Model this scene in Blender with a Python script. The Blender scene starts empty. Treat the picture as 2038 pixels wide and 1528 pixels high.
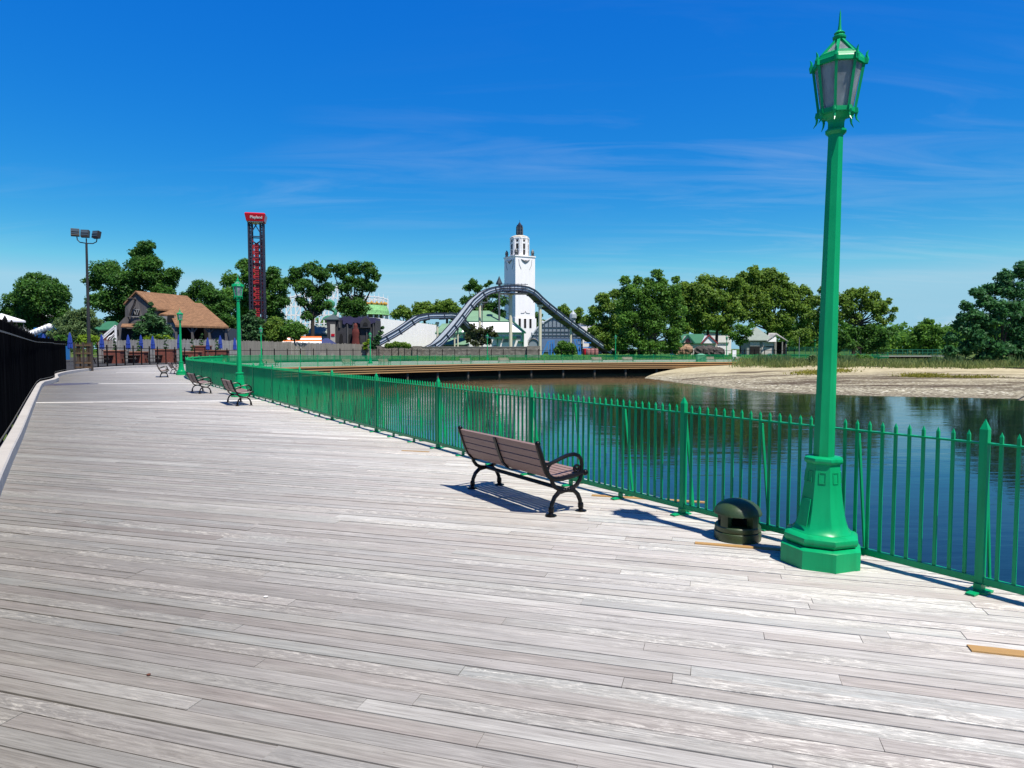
import bpy, math, random
import numpy as np
from mathutils import Vector, Matrix, Euler
from mathutils.geometry import tessellate_polygon, interpolate_bezier
random.seed(7)
RNG = np.random.default_rng(11)
SC = bpy.context.scene
COL = SC.collection
PI = math.pi
R = math.radians
# ------------------------------------------------------------------ camera model (photo pixels 2038x1528)
F, CX, CY, CAMH, HOR = 1350.0, 1019.0, 764.0, 1.75, 693.0
PITCH = math.atan((CY - HOR) / F)
CP, SP = math.cos(PITCH), math.sin(PITCH)

def ray(px, py):
    u, v = (px - CX) / F, (CY - py) / F
    return Vector((u, CP + v * SP, -SP + v * CP))

def P(px, py, Y):
    d = ray(px, py)
    return Vector((0, 0, CAMH)) + d * (Y / d.y)

def G(px, py, z=0.0):
    d = ray(px, py)
    return Vector((0, 0, CAMH)) + d * ((z - CAMH) / d.z)

def M(Y):
    return Y / F          # metres per photo pixel at depth Y

# ------------------------------------------------------------------ mesh builder
class MB:
    def __init__(s):
        s.v, s.f, s.m, s.uv = [], [], [], {}
        s.cur = 0

    def face(s, pts, uv=None):
        n = len(s.v)
        s.v += [tuple(p) for p in pts]
        if uv: s.uv[len(s.f)] = uv
        s.f.append(tuple(range(n, n + len(pts))))
        s.m.append(s.cur)

    def add(s, vs, fs):
        n = len(s.v)
        s.v += [tuple(p) for p in vs]
        for f in fs:
            s.f.append(tuple(i + n for i in f)); s.m.append(s.cur)

    def box(s, c, size, rz=0, rot=None):
        hx, hy, hz = size[0] / 2, size[1] / 2, size[2] / 2
        vs = [Vector((x * hx, y * hy, z * hz)) for z in (-1, 1) for y in (-1, 1) for x in (-1, 1)]
        mt = rot if rot is not None else Matrix.Rotation(rz, 3, 'Z')
        c = Vector(c)
        s.add([mt @ v + c for v in vs], [(0, 2, 3, 1), (4, 5, 7, 6), (0, 1, 5, 4), (2, 6, 7, 3), (0, 4, 6, 2), (1, 3, 7, 5)])

    def bar(s, a, b, w, h=None, up=(0, 0, 1)):
        a, b = Vector(a), Vector(b); h = h or w
        d = (b - a); L = d.length
        if L < 1e-6: return
        d.normalize(); up = Vector(up)
        if abs(d.dot(up)) > .98: up = Vector((0, 1, 0))
        x = d.cross(up).normalized(); z = x.cross(d).normalized()
        vs = []
        for p in (a, b):
            for sx, sz in ((-1, -1), (1, -1), (1, 1), (-1, 1)):
                vs.append(p + x * (sx * w / 2) + z * (sz * h / 2))
        s.add(vs, [(0, 1, 2, 3)[::-1], (4, 5, 6, 7), (0, 4, 5, 1)[::-1], (1, 5, 6, 2)[::-1], (2, 6, 7, 3)[::-1], (3, 7, 4, 0)[::-1]])

    def tube(s, pts, r, n=8, cap=True, flat=None):
        pts = [Vector(p) for p in pts]
        k = len(pts)
        rs = r if isinstance(r, (list, tuple)) else [r] * k
        vs, prev = [], None
        for i, p in enumerate(pts):
            t = (pts[min(i + 1, k - 1)] - pts[max(i - 1, 0)])
            if t.length < 1e-9: t = Vector((0, 0, 1))
            t.normalize()
            if prev is None:
                a = Vector((0, 0, 1)) if abs(t.z) < .9 else Vector((1, 0, 0))
                x = t.cross(a).normalized()
            else:
                x = (prev - t * prev.dot(t)).normalized()
            prev = x
            y = t.cross(x)
            for j in range(n):
                an = 2 * PI * j / n
                vs.append(p + (x * math.cos(an) * (flat or 1) + y * math.sin(an)) * rs[i])
        fs = []
        for i in range(k - 1):
            for j in range(n):
                a, b = i * n + j, i * n + (j + 1) % n
                fs.append((a, b, b + n, a + n))
        if cap:
            fs.append(tuple(range(n))[::-1]); fs.append(tuple(range((k - 1) * n, k * n)))
        s.add(vs, fs)

    def lathe(s, prof, n=16, c=(0, 0, 0), ph=0.0, a0=0, a1=2 * PI, caps=True, sx=1, sy=1):
        c = Vector(c); full = abs(a1 - a0 - 2 * PI) < 1e-6
        m = n if full else n + 1
        vs = []
        for r, z in prof:
            for j in range(m):
                an = ph + a0 + (a1 - a0) * j / n
                vs.append(c + Vector((r * math.cos(an) * sx, r * math.sin(an) * sy, z)))
        fs = []
        for i in range(len(prof) - 1):
            for j in range(n):
                a, b = i * m + j, i * m + (j + 1) % m
                fs.append((a, b, b + m, a + m))
        if caps and full:
            if prof[0][0] > 1e-5: fs.append(tuple(range(m))[::-1])
            if prof[-1][0] > 1e-5: fs.append(tuple(range((len(prof) - 1) * m, len(prof) * m)))
        s.add(vs, fs)

    def prism(s, poly, a, b):
        """poly: list of Vectors (one planar loop); a, b: offset Vectors"""
        n = len(poly)
        a, b = Vector(a), Vector(b)
        vs = [p + a for p in poly] + [p + b for p in poly]
        fs = [tuple(range(n))[::-1], tuple(range(n, 2 * n))]
        for i in range(n):
            j = (i + 1) % n
            fs.append((i, j, j + n, i + n))
        s.add(vs, fs)

    def ball(s, c, r, n=8, sz=1.0):
        prof = [(r * math.sin(PI * i / n), -r * sz * math.cos(PI * i / n)) for i in range(n + 1)]
        prof[0] = (1e-6, prof[0][1]); prof[-1] = (1e-6, prof[-1][1])
        s.lathe(prof, n * 2 if n < 6 else n + 4, c, caps=False)

    def gable(s, c, w, d, h, rz=0, oh=.3, th=.18, along='x'):
        """gable roof: two thick slopes, ridge along local x; c = centre at eave level"""
        mt = Matrix.Rotation(rz, 3, 'Z'); c = Vector(c)
        W = w / 2 + oh
        for sg in (1, -1):
            e = Vector((0, sg * (d / 2 + oh), -h * oh / (d / 2)))
            p = [Vector((-W, 0, h)), Vector((W, 0, h)), e + Vector((W, 0, 0)), e + Vector((-W, 0, 0))]
            p = [mt @ q + c for q in p]
            s.prism(p if sg < 0 else p[::-1], (0, 0, 0), (0, 0, th))

    def gable_wall(s, c, w, d, h, rz=0, th=.2):
        """triangular infill under a gable, both ends"""
        mt = Matrix.Rotation(rz, 3, 'Z'); c = Vector(c)
        for sg in (1, -1):
            x = sg * (w / 2 - th / 2)
            tri = [mt @ Vector((x, -d / 2, 0)) + c, mt @ Vector((x, d / 2, 0)) + c, mt @ Vector((x, 0, h)) + c]
            ax = mt @ Vector((th / 2, 0, 0))
            s.prism(tri, -ax, ax)

    def hip(s, c, w, d, h, rl, rz=0, oh=.4, th=.15):
        """hip roof with ridge length rl along local x"""
        mt = Matrix.Rotation(rz, 3, 'Z'); c = Vector(c)
        W, D = w / 2 + oh, d / 2 + oh
        lo = [(-W, -D, 0), (W, -D, 0), (W, D, 0), (-W, D, 0)]
        top = [(-rl / 2, 0, h), (rl / 2, 0, h)]
        vs = [mt @ Vector(p) + c for p in lo] + [mt @ (Vector(p) + Vector((0, 0, th))) + c for p in lo] + [mt @ (Vector(p) + Vector((0, 0, th))) + c for p in top]
        fs = [(3, 2, 1, 0), (0, 1, 5, 4), (1, 2, 6, 5), (2, 3, 7, 6), (3, 0, 4, 7)]
        if rl > 1e-4:
            fs += [(4, 5, 9, 8), (5, 6, 9), (6, 7, 8, 9), (7, 4, 8)]
        else:
            fs += [(4, 5, 8), (5, 6, 8), (6, 7, 8), (7, 4, 8)]
        s.add(vs, fs)

    def build(s, name, mats, parent=None, loc=None, smooth=False, rz=0):
        me = bpy.data.meshes.new(name)
        v = s.v
        if parent is not None and loc is None:
            o3 = WORLD_OF.get(parent.name)
            if o3 is not None:
                inv = o3.inverted()
                v = [tuple(inv @ Vector(p)) for p in s.v]
        elif loc is not None:
            inv = (Matrix.Translation(Vector(loc)) @ Matrix.Rotation(rz, 4, 'Z')).inverted()
            v = [tuple(inv @ Vector(p)) for p in s.v]
        me.from_pydata(v, [], s.f)
        for m in (mats if isinstance(mats, (list, tuple)) else [mats]):
            me.materials.append(m)
        me.polygons.foreach_set('material_index', s.m)
        if s.uv:
            ul = me.uv_layers.new(name='UVMap')
            for fi, uv in s.uv.items():
                for li, c in zip(me.polygons[fi].loop_indices, uv):
                    ul.data[li].uv = c
        if smooth:
            me.polygons.foreach_set('use_smooth', [True] * len(me.polygons))
            if smooth != 'all':
                me.set_sharp_from_angle(angle=R(38))
        me.update()
        o = bpy.data.objects.new(name, me)
        COL.objects.link(o)
        if loc is not None:
            o.location = loc; o.rotation_euler = (0, 0, rz)
            WORLD_OF[o.name] = Matrix.Translation(Vector(loc)) @ Matrix.Rotation(rz, 4, 'Z')
        elif parent is not None:
            WORLD_OF[o.name] = WORLD_OF.get(parent.name, Matrix.Identity(4))
        if parent is not None: o.parent = parent
        return o

WORLD_OF = {}   # world matrix of parents, so that shapes may be written in world coordinates

def tag(o, label=None, cat=None, group=None, kind=None):
    if label: o['label'] = label
    if cat: o['category'] = cat
    if group: o['group'] = group
    if kind: o['kind'] = kind
    return o

def thing(name, label, cat, loc=(0, 0, 0), rz=0, group=None):
    o = bpy.data.objects.new(name, None)
    COL.objects.link(o)
    o.empty_display_size = .2
    o.location = loc; o.rotation_euler = (0, 0, rz)
    WORLD_OF[o.name] = Matrix.Translation(Vector(loc)) @ Matrix.Rotation(rz, 4, 'Z')
    return tag(o, label, cat, group)

def local(o):
    """parts of o that follow are written in o's own coordinates"""
    WORLD_OF[o.name] = Matrix.Identity(4)

def copy_tree(o, parent=None):
    c = o.copy(); COL.objects.link(c)
    if parent is not None: c.parent = parent
    for ch in list(o.children): copy_tree(ch, c)
    return c

def place(proto, first, loc, rz, label, group=None, scale=1.0, tilt=None):
    o = proto if first else copy_tree(proto)
    o.location = loc; o.rotation_euler = (tilt or 0, 0, rz)
    o.scale = (scale,) * 3
    o['label'] = label
    if group: o['group'] = group
    return o

# ------------------------------------------------------------------ materials
def srgb(r, g, b):
    f = lambda c: (c / 255 / 12.92) if c / 255 <= .04045 else ((c / 255 + .055) / 1.055) ** 2.4
    return (f(r), f(g), f(b), 1)

class N:
    def __init__(s, name):
        s.m = bpy.data.materials.new(name); s.m.use_nodes = True
        s.t = s.m.node_tree; s.b = s.t.nodes['Principled BSDF']
        s.out = s.t.nodes['Material Output']
    def n(s, typ, **kw):
        nd = s.t.nodes.new(typ)
        for k, v in kw.items():
            if k.startswith('i_'):
                key = k[2:]
                key = int(key) if key.isdigit() else key.replace('_', ' ')
                nd.inputs[key].default_value = v
            else: setattr(nd, k, v)
        return nd
    def l(s, a, b): s.t.links.new(a, b)
    def ramp(s, fac, stops, interp='LINEAR'):
        r = s.n('ShaderNodeValToRGB'); r.color_ramp.interpolation = interp
        e = r.color_ramp.elements
        while len(e) < len(stops): e.new(.5)
        for el, (p, c) in zip(e, stops):
            el.position = p; el.color = c if len(c) == 4 else (*c, 1)
        s.l(fac, r.inputs[0]); return r.outputs[0]
    def mix(s, fac, a, b, mode='MIX'):
        x = s.n('ShaderNodeMix', data_type='RGBA', blend_type=mode)
        for sock, val in ((0, fac), (6, a), (7, b)):
            if hasattr(val, 'default_value') or hasattr(val, 'is_linked'): s.l(val, x.inputs[sock])
            else: x.inputs[sock].default_value = val
        return x.outputs[2]
    def math(s, op, a, b=None, c=None):
        x = s.n('ShaderNodeMath', operation=op)
        for i, val in enumerate((a, b, c)):
            if val is None: continue
            if hasattr(val, 'is_linked'): s.l(val, x.inputs[i])
            else: x.inputs[i].default_value = val
        return x.outputs[0]
    def coords(s, kind='Object', scale=(1, 1, 1), rot=(0, 0, 0), loc=(0, 0, 0)):
        tc = s.n('ShaderNodeTexCoord'); mp = s.n('ShaderNodeMapping')
        mp.inputs['Scale'].default_value = scale; mp.inputs['Rotation'].default_value = rot; mp.inputs['Location'].default_value = loc
        s.l(tc.outputs[kind], mp.inputs[0]); return mp.outputs[0]
    def noise(s, vec, scale, detail=4, rough=.55, dist=0, dim='3D', w=None):
        nd = s.n('ShaderNodeTexNoise', noise_dimensions=dim)
        nd.inputs['Scale'].default_value = scale; nd.inputs['Detail'].default_value = detail
        nd.inputs['Roughness'].default_value = rough; nd.inputs['Distortion'].default_value = dist
        if vec is not None: s.l(vec, nd.inputs['Vector'])
        if w is not None: s.l(w, nd.inputs['W'])
        return nd.outputs[0]
    def bump(s, h, strength=.3, dist=.02):
        b = s.n('ShaderNodeBump'); b.inputs['Strength'].default_value = strength; b.inputs['Distance'].default_value = dist
        s.l(h, b.inputs['Height']); s.l(b.outputs[0], s.b.inputs['Normal']); return b

ALB = .74
def mul(c, k): return (c[0] * k, c[1] * k, c[2] * k, 1)

def basic(name, col, rough=.5, metal=0, var=.15, scale=3.0, bump=0.0, spec=None, streak=None):
    """plain procedural surface: two-scale noise in the colour, a little bump"""
    k = N(name); col = mul(col, ALB)
    vec = k.coords('Object', streak or (1, 1, 1))
    a = k.noise(vec, scale, 5)
    b = k.noise(vec, scale * 9, 3)
    f = k.math('ADD', k.math('MULTIPLY', a, .65), k.math('MULTIPLY', b, .35))
    c = k.ramp(f, [(.3, mul(col, 1 - var)), (.7, mul(col, 1 + var))])
    k.l(c, k.b.inputs['Base Color'])
    k.b.inputs['Roughness'].default_value = rough; k.b.inputs['Metallic'].default_value = metal
    if spec is not None: k.b.inputs['Specular IOR Level'].default_value = spec
    if bump: k.bump(b, bump, .01)
    return k.m
# look of sky and exposure
SKY_STR, SKY_SAT, SKY_HUE, SKY_VAL, SKY_DUST, SKY_OZ = .078, 1.3, .5, 1.0, .6, 2.0
CIR_A, CIR_B, CIR_STR, CIR_COL = (6.6, 3.4, 0), (5.1, .7, 0), .22, (6.0, 6.8, 7.6, 1)
EXPO = 0.5
SKY_S2, SKY_VP, SKY_VK, SUN_E, SUN_C = 2.34, .32, 4.05, 4.9, (1, .945, .84)
# ------------------------------------------------------------------ special materials
def wood_deck(name, uvmode=False, pale=1.0, bw=.14):
    """weathered hardwood boards: tone per board, long grain, bleached raised streaks"""
    k = N(name)
    if uvmode:
        tc = k.n('ShaderNodeTexCoord'); sep = k.n('ShaderNodeSeparateXYZ'); k.l(tc.outputs['UV'], sep.inputs[0])
        idx = k.math('FLOOR', k.math('DIVIDE', sep.outputs[0], bw))
        fr = k.math('FRACT', k.math('DIVIDE', sep.outputs[0], bw))
        seg = k.math('FLOOR', k.math('ADD', k.math('DIVIDE', sep.outputs[1], 3.1), k.math('MULTIPLY', idx, .37)))
        cmb = k.n('ShaderNodeCombineXYZ'); k.l(idx, cmb.inputs[0]); k.l(seg, cmb.inputs[1])
        wn = k.n('ShaderNodeTexWhiteNoise', noise_dimensions='2D'); k.l(cmb.outputs[0], wn.inputs['Vector'])
        rnd = wn.outputs[0]
        c2 = k.n('ShaderNodeCombineXYZ'); k.l(sep.outputs[1], c2.inputs[0]); k.l(sep.outputs[0], c2.inputs[1])
        vec = c2.outputs[0]
    else:
        g = k.n('ShaderNodeNewGeometry'); rnd = g.outputs['Random Per Island']
        tc = k.n('ShaderNodeTexCoord'); vec = tc.outputs['Object']
    w = k.math('MULTIPLY', rnd, 91.0)
    def st(sx, sy):
        mp = k.n('ShaderNodeMapping'); mp.inputs['Scale'].default_value = (sx, sy, 1); k.l(vec, mp.inputs[0]); return mp.outputs[0]
    grain = k.noise(st(.7, 13), 2.2, 8, .70, 1.8, '4D', w)
    fine = k.noise(st(1.6, 60), 1.6, 6, .66, .5, '4D', w)
    blot = k.noise(st(.8, 4), 1.0, 4, .6, .8, '4D', w)
    curl = k.noise(st(2.0, 11), 1.7, 8, .74, 3.4, '4D', w)
    patch = k.noise(st(.55, 1.6), 1.0, 3, .5, 0, '4D', w)
    big = k.noise(st(.35, .35), 1.0, 3, .5)
    r2 = k.math('FRACT', k.math('MULTIPLY', rnd, 7.31))
    r3 = k.math('FRACT', k.math('MULTIPLY', rnd, 31.7))
    base = k.ramp(rnd, [(0, srgb(126, 120, 114)), (.15, srgb(144, 139, 133)), (.32, srgb(134, 128, 122)), (.5, srgb(149, 145, 138)),
                        (.66, srgb(138, 135, 130)), (.9, srgb(146, 141, 136)), (1, srgb(162, 159, 153))])
    base = k.mix(k.math('MULTIPLY', k.ramp(blot, [(.38, (0, 0, 0)), (.7, (1, 1, 1))]), .7), base, k.mix(r3, srgb(133, 123, 118), srgb(131, 134, 131)))
    g1 = k.ramp(grain, [(.28, (.50, .48, .47)), (.42, (.84, .83, .82)), (.52, (1.0, 1.0, 1.0)), (.60, (1.1, 1.1, 1.1)), (.72, (1.42, 1.42, 1.41))])
    base = k.mix(.85, base, g1, 'MULTIPLY')
    g2 = k.ramp(fine, [(.32, (.62, .61, .60)), (.5, (1, 1, 1)), (.66, (1.22, 1.22, 1.22))])
    base = k.mix(.75, base, g2, 'MULTIPLY')
    # bleached, raised fibre in patches on some boards
    on = k.math('MULTIPLY', k.ramp(r2, [(.30, (0, 0, 0)), (.8, (1, 1, 1))]), k.ramp(patch, [(.43, (0, 0, 0)), (.56, (1, 1, 1))]))
    wh = k.math('MULTIPLY', k.math('MULTIPLY', k.ramp(curl, [(.50, (0, 0, 0)), (.66, (1, 1, 1))]), on), .75)
    base = k.mix(wh, base, srgb(206, 200, 190))
    dk = k.math('MULTIPLY', k.ramp(curl, [(.34, (1, 1, 1)), (.44, (0, 0, 0))]), k.math('MULTIPLY', on, .45))
    base = k.mix(dk, base, srgb(92, 82, 76))
    # broad tone gradient with noise, paler towards the water side
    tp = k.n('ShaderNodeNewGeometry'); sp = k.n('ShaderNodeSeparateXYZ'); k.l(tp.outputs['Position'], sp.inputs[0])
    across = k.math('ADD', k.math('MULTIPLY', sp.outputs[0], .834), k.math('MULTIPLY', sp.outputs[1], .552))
    across_tone = k.n('ShaderNodeMapRange'); k.l(k.math('ADD', across, k.math('MULTIPLY', big, 1.6)), across_tone.inputs[0])
    across_tone.inputs[1].default_value = 0.9; across_tone.inputs[2].default_value = 5.8; across_tone.inputs[3].default_value = .84; across_tone.inputs[4].default_value = 1.82
    vm = k.n('ShaderNodeVectorMath', operation='SCALE'); k.l(base, vm.inputs[0]); k.l(k.math('MULTIPLY', across_tone.outputs[0], pale), vm.inputs['Scale'])
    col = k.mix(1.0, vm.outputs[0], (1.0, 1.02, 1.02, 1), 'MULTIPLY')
    if uvmode:
        gap = k.math('LESS_THAN', fr, .05)
        col = k.mix(k.math('MULTIPLY', gap, .55), col, srgb(60, 54, 52))
    # nail heads and knots
    vo = k.n('ShaderNodeTexVoronoi', voronoi_dimensions='2D'); vo.inputs['Scale'].default_value = 2.3
    k.l(st(1, 1.6), vo.inputs['Vector'])
    col = k.mix(k.ramp(vo.outputs['Distance'], [(.008, (.4, .4, .4)), (.016, (0, 0, 0))]), col, srgb(70, 58, 52))
    k.l(col, k.b.inputs['Base Color'])
    k.b.inputs['Roughness'].default_value = .62
    k.b.inputs['Specular IOR Level'].default_value = .3
    h = k.math('ADD', k.math('MULTIPLY', grain, .6), k.math('ADD', k.math('MULTIPLY', fine, .3), k.math('MULTIPLY', curl, .4)))
    k.bump(h, .35, .006)
    return k.m

def water_mat():
    k = N('bay water')
    big = k.noise(k.coords('Object', (.35, 1.0, 1), (0, 0, R(-8))), .55, 3, .5, .4)
    mid = k.noise(k.coords('Object', (.6, 1.9, 1), (0, 0, R(6))), 1.5, 4, .55, .5)
    calm = k.noise(k.coords('Object', (.05, .12, 1)), 1.0, 2)
    calmr = k.ramp(calm, [(.35, (.35, .35, .35)), (.65, (1, 1, 1))])
    h = k.math('MULTIPLY', k.math('ADD', k.math('MULTIPLY', big, .62), k.math('MULTIPLY', mid, .22)), calmr)
    k.bump(h, .33, .12)
    k.b.inputs['Base Color'].default_value = (.006, .013, .013, 1)
    k.b.inputs['Roughness'].default_value = .035
    k.b.inputs['IOR'].default_value = 1.38
    return k.m

def ground_mat(name, c0, c1, c2, scale=.4, bump=.3):
    k = N(name)
    a = k.noise(k.coords('Object'), scale, 6, .6); b = k.noise(k.coords('Object'), scale * 14, 5, .65)
    c = k.ramp(k.math('ADD', k.math('MULTIPLY', a, .6), k.math('MULTIPLY', b, .4)), [(.32, c0), (.5, c1), (.68, c2)])
    k.l(c, k.b.inputs['Base Color']); k.b.inputs['Roughness'].default_value = .95
    k.b.inputs['Specular IOR Level'].default_value = .1
    k.bump(b, bump, .05); return k.m

def beach_mat():
    """u: metres along the shore, v: 0 at the water, 1 at the grass"""
    k = N('beach sand and shell')
    tc = k.n('ShaderNodeTexCoord'); sep = k.n('ShaderNodeSeparateXYZ'); k.l(tc.outputs['UV'], sep.inputs[0])
    obj = k.coords('Object')
    wob = k.noise(k.coords('Object', (.06, .1, 1)), 1.0, 3)
    v = k.math('ADD', sep.outputs[1], k.math('MULTIPLY', k.math('SUBTRACT', wob, .5), .10))
    sand = k.ramp(k.noise(obj, 1.3, 5), [(.35, srgb(158, 147, 116)), (.65, srgb(184, 174, 142))])
    speck = k.n('ShaderNodeTexVoronoi'); speck.inputs['Scale'].default_value = 5.0; k.l(obj, speck.inputs['Vector'])
    pebble = k.ramp(speck.outputs['Color'], [(.1, srgb(88, 80, 68)), (.45, srgb(134, 127, 106)), (.75, srgb(166, 160, 138)), (.95, srgb(220, 217, 198))])
    low = k.ramp(v, [(.16, (1, 1, 1)), (.50, (.45, .45, .45)), (.66, (0, 0, 0))])
    c = k.mix(low, sand, pebble)
    # lines of dark wrack left by the tides
    lines = k.noise(k.coords('Object', (.09, 1.0, 1), (0, 0, R(4))), .42, 8, .72, .8)
    zone = k.ramp(v, [(.10, (0, 0, 0)), (.2, (1, 1, 1)), (.62, (.9, .9, .9)), (.74, (0, 0, 0))])
    wr = k.math('MULTIPLY', k.ramp(lines, [(.485, (0, 0, 0)), (.55, (1, 1, 1))]), zone)
    c = k.mix(k.math('MULTIPLY', wr, .9), c, srgb(70, 57, 44))
    d1 = k.ramp(v, [(.165, (0, 0, 0)), (.185, (1, 1, 1)), (.205, (1, 1, 1)), (.23, (0, 0, 0))])
    along = k.noise(k.coords('Object', (.05, .05, 1)), 1.0, 2)
    d1 = k.math('MULTIPLY', d1, k.ramp(along, [(.4, (0, 0, 0)), (.55, (1, 1, 1))]))
    c = k.mix(k.math('MULTIPLY', d1, .9), c, srgb(66, 54, 42))
    wet = k.ramp(sep.outputs[1], [(.03, (1, 1, 1)), (.10, (0, 0, 0))])
    c = k.mix(k.math('MULTIPLY', wet, .45), c, srgb(92, 82, 66))
    k.l(c, k.b.inputs['Base Color']); k.b.inputs['Roughness'].default_value = .9
    k.b.inputs['Specular IOR Level'].default_value = .15
    k.bump(speck.outputs['Distance'], .5, .06)
    return k.m

def leaf_mat(name, dark, mid, light, trans=.45):
    k = N(name)
    g = k.n('ShaderNodeNewGeometry')
    big = k.noise(k.coords('Object'), .35, 3)
    f = k.math('ADD', k.math('MULTIPLY', g.outputs['Random Per Island'], .6), k.math('MULTIPLY', big, .4))
    c = k.ramp(f, [(.15, dark), (.5, mid), (.85, light)])
    k.l(c, k.b.inputs['Base Color']); k.b.inputs['Roughness'].default_value = .55
    k.b.inputs['Specular IOR Level'].default_value = .25
    t = k.n('ShaderNodeBsdfTranslucent')
    hs = k.n('ShaderNodeHueSaturation'); hs.inputs['Hue'].default_value = .485; hs.inputs['Value'].default_value = 1.5; k.l(c, hs.inputs['Color'])
    k.l(hs.outputs[0], t.inputs[0])
    mx = k.n('ShaderNodeMixShader'); mx.inputs[0].default_value = trans
    k.l(k.b.outputs[0], mx.inputs[1]); k.l(t.outputs[0], mx.inputs[2]); k.l(mx.outputs[0], k.out.inputs[0])
    return k.m

def paint_green():
    k = N('green gloss paint')
    a = k.noise(k.coords('Object'), 2.2, 4); b = k.noise(k.coords('Object'), 38, 4, .7)
    c = k.ramp(a, [(.3, (.002, .275, .098, 1)), (.7, (.004, .33, .122, 1))])
    drip = k.noise(k.coords('Object', (14, 14, .8)), 1.0, 5, .6)
    c = k.mix(.5, c, k.ramp(drip, [(.34, (.66, .70, .68)), (.5, (1, 1, 1)), (.7, (1.12, 1.1, 1.1))]), 'MULTIPLY')
    chip = k.ramp(b, [(.70, (0, 0, 0)), (.76, (1, 1, 1))])
    c = k.mix(k.math('MULTIPLY', chip, .22), c, (.02, .42, .19, 1))
    k.l(c, k.b.inputs['Base Color'])
    k.l(k.ramp(a, [(.3, (.26, .26, .26)), (.7, (.42, .42, .42))]), k.b.inputs['Roughness'])
    k.bump(k.noise(k.coords('Object'), 90, 3), .12, .002)
    k.b.inputs['Specular IOR Level'].default_value = .22
    return k.m

def brick_wall(name, a, b, mortar, scale, rot=(R(90), 0, 0)):
    k = N(name)
    br = k.n('ShaderNodeTexBrick'); br.inputs['Scale'].default_value = scale
    br.inputs['Color1'].default_value = a; br.inputs['Color2'].default_value = b; br.inputs['Mortar'].default_value = mortar
    br.inputs['Mortar Size'].default_value = .025
    k.l(k.coords('Object', (1, 1, 1), rot), br.inputs['Vector'])
    n = k.noise(k.coords('Object'), 1.7, 5)
    c = k.mix(.5, br.outputs[0], k.ramp(n, [(.3, (.5, .5, .5)), (.7, (1.15, 1.15, 1.15))]), 'MULTIPLY')
    k.l(c, k.b.inputs['Base Color']); k.b.inputs['Roughness'].default_value = .9
    return k.m

MT = {}
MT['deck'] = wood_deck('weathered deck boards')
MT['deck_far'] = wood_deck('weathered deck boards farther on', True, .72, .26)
MT['tan_board'] = basic('new tan deck board', srgb(190, 150, 92), .6, var=.12, scale=4, streak=(1, 12, 1), bump=.2)
MT['pale_board'] = basic('pale cross board', (1.0, .97, .93, 1), .7, var=.05, scale=3)
MT['dark_patch'] = basic('dark deck patch', srgb(92, 86, 98), .5, var=.2, scale=2)
MT['water'] = water_mat()
MT['land'] = ground_mat('grass land', (.04, .065, .014), (.075, .115, .025), (.12, .15, .045))
MT['lawn'] = ground_mat('lawn', (.03, .075, .012), (.055, .125, .02), (.09, .15, .03), .25)
MT['asphalt'] = ground_mat('patio asphalt', (.03, .03, .032), (.045, .045, .047), (.065, .063, .06))
MT['bulkhead'] = basic('dark wet timber bulkhead', (.018, .014, .011), .8, var=.5, scale=.8)
MT['beach'] = beach_mat()
MT['green'] = paint_green()
MT['kerb'] = basic('sun bleached timber kerb', srgb(196, 192, 188), .8, var=.12, scale=1.4, bump=.25)
MT['fascia'] = basic('tan fascia board', srgb(196, 154, 102), .7, var=.22, scale=.5, streak=(.25, .25, 6))
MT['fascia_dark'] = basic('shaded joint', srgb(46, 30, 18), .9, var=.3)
MT['pile'] = basic('old timber pile', (.10, .085, .065), .9, var=.4, scale=1.5)
MT['iron'] = basic('black cast iron', (.0045, .0045, .005), .3, var=.3, scale=9, spec=.22, bump=.15)
MT['slat'] = basic('brown recycled bench slat', srgb(158, 130, 120), .55, var=.12, scale=3, streak=(.6, 12, 12), bump=.2)
MT['bollard'] = basic('dark green cast housing', (.040, .074, .024), .42, var=.3, scale=7, bump=.1)
MT['black'] = basic('matt black', (.006, .006, .007), .7, var=.3, spec=.1)
MT['screen'] = basic('black windscreen mesh', (.0065, .007, .0085), .8, var=.8, scale=1.2, streak=(7, 7, .25), bump=.2, spec=.0)
MT['screen_hem'] = basic('grey hem', (.15, .145, .13), .8, var=.3)

def glass_mat():
    k = N('frosted lantern glass')
    n = k.noise(k.coords('Object', (1, 1, .5)), 9, 4); f = k.noise(k.coords('Object'), 70, 3)
    c = k.ramp(n, [(.35, (.20, .23, .27)), (.65, (.46, .50, .54))])
    k.l(c, k.b.inputs['Base Color']); k.b.inputs['Roughness'].default_value = .3
    k.bump(f, .25, .003)
    t = k.n('ShaderNodeBsdfTranslucent'); t.inputs[0].default_value = (.72, .78, .84, 1)
    mx = k.n('ShaderNodeMixShader'); mx.inputs[0].default_value = .55
    k.l(k.b.outputs[0], mx.inputs[1]); k.l(t.outputs[0], mx.inputs[2]); k.l(mx.outputs[0], k.out.inputs[0])
    return k.m
MT['glass'] = glass_mat()

# ------------------------------------------------------------------ paths (metres)
def poly_len(pts):
    return sum((Vector(b) - Vector(a)).length for a, b in zip(pts, pts[1:]))

def catmull(pts, step=1.0):
    pts = [Vector(p) for p in pts]
    out = []
    for i in range(len(pts) - 1):
        p0 = pts[max(i - 1, 0)]; p1 = pts[i]; p2 = pts[i + 1]; p3 = pts[min(i + 2, len(pts) - 1)]
        n = max(1, int((p2 - p1).length / step))
        for k in range(n):
            t = k / n
            out.append(.5 * ((2 * p1) + (p2 - p0) * t + (2 * p0 - 5 * p1 + 4 * p2 - p3) * t * t + (3 * p1 - p0 - 3 * p2 + p3) * t ** 3))
    out.append(pts[-1]); return out

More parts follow.
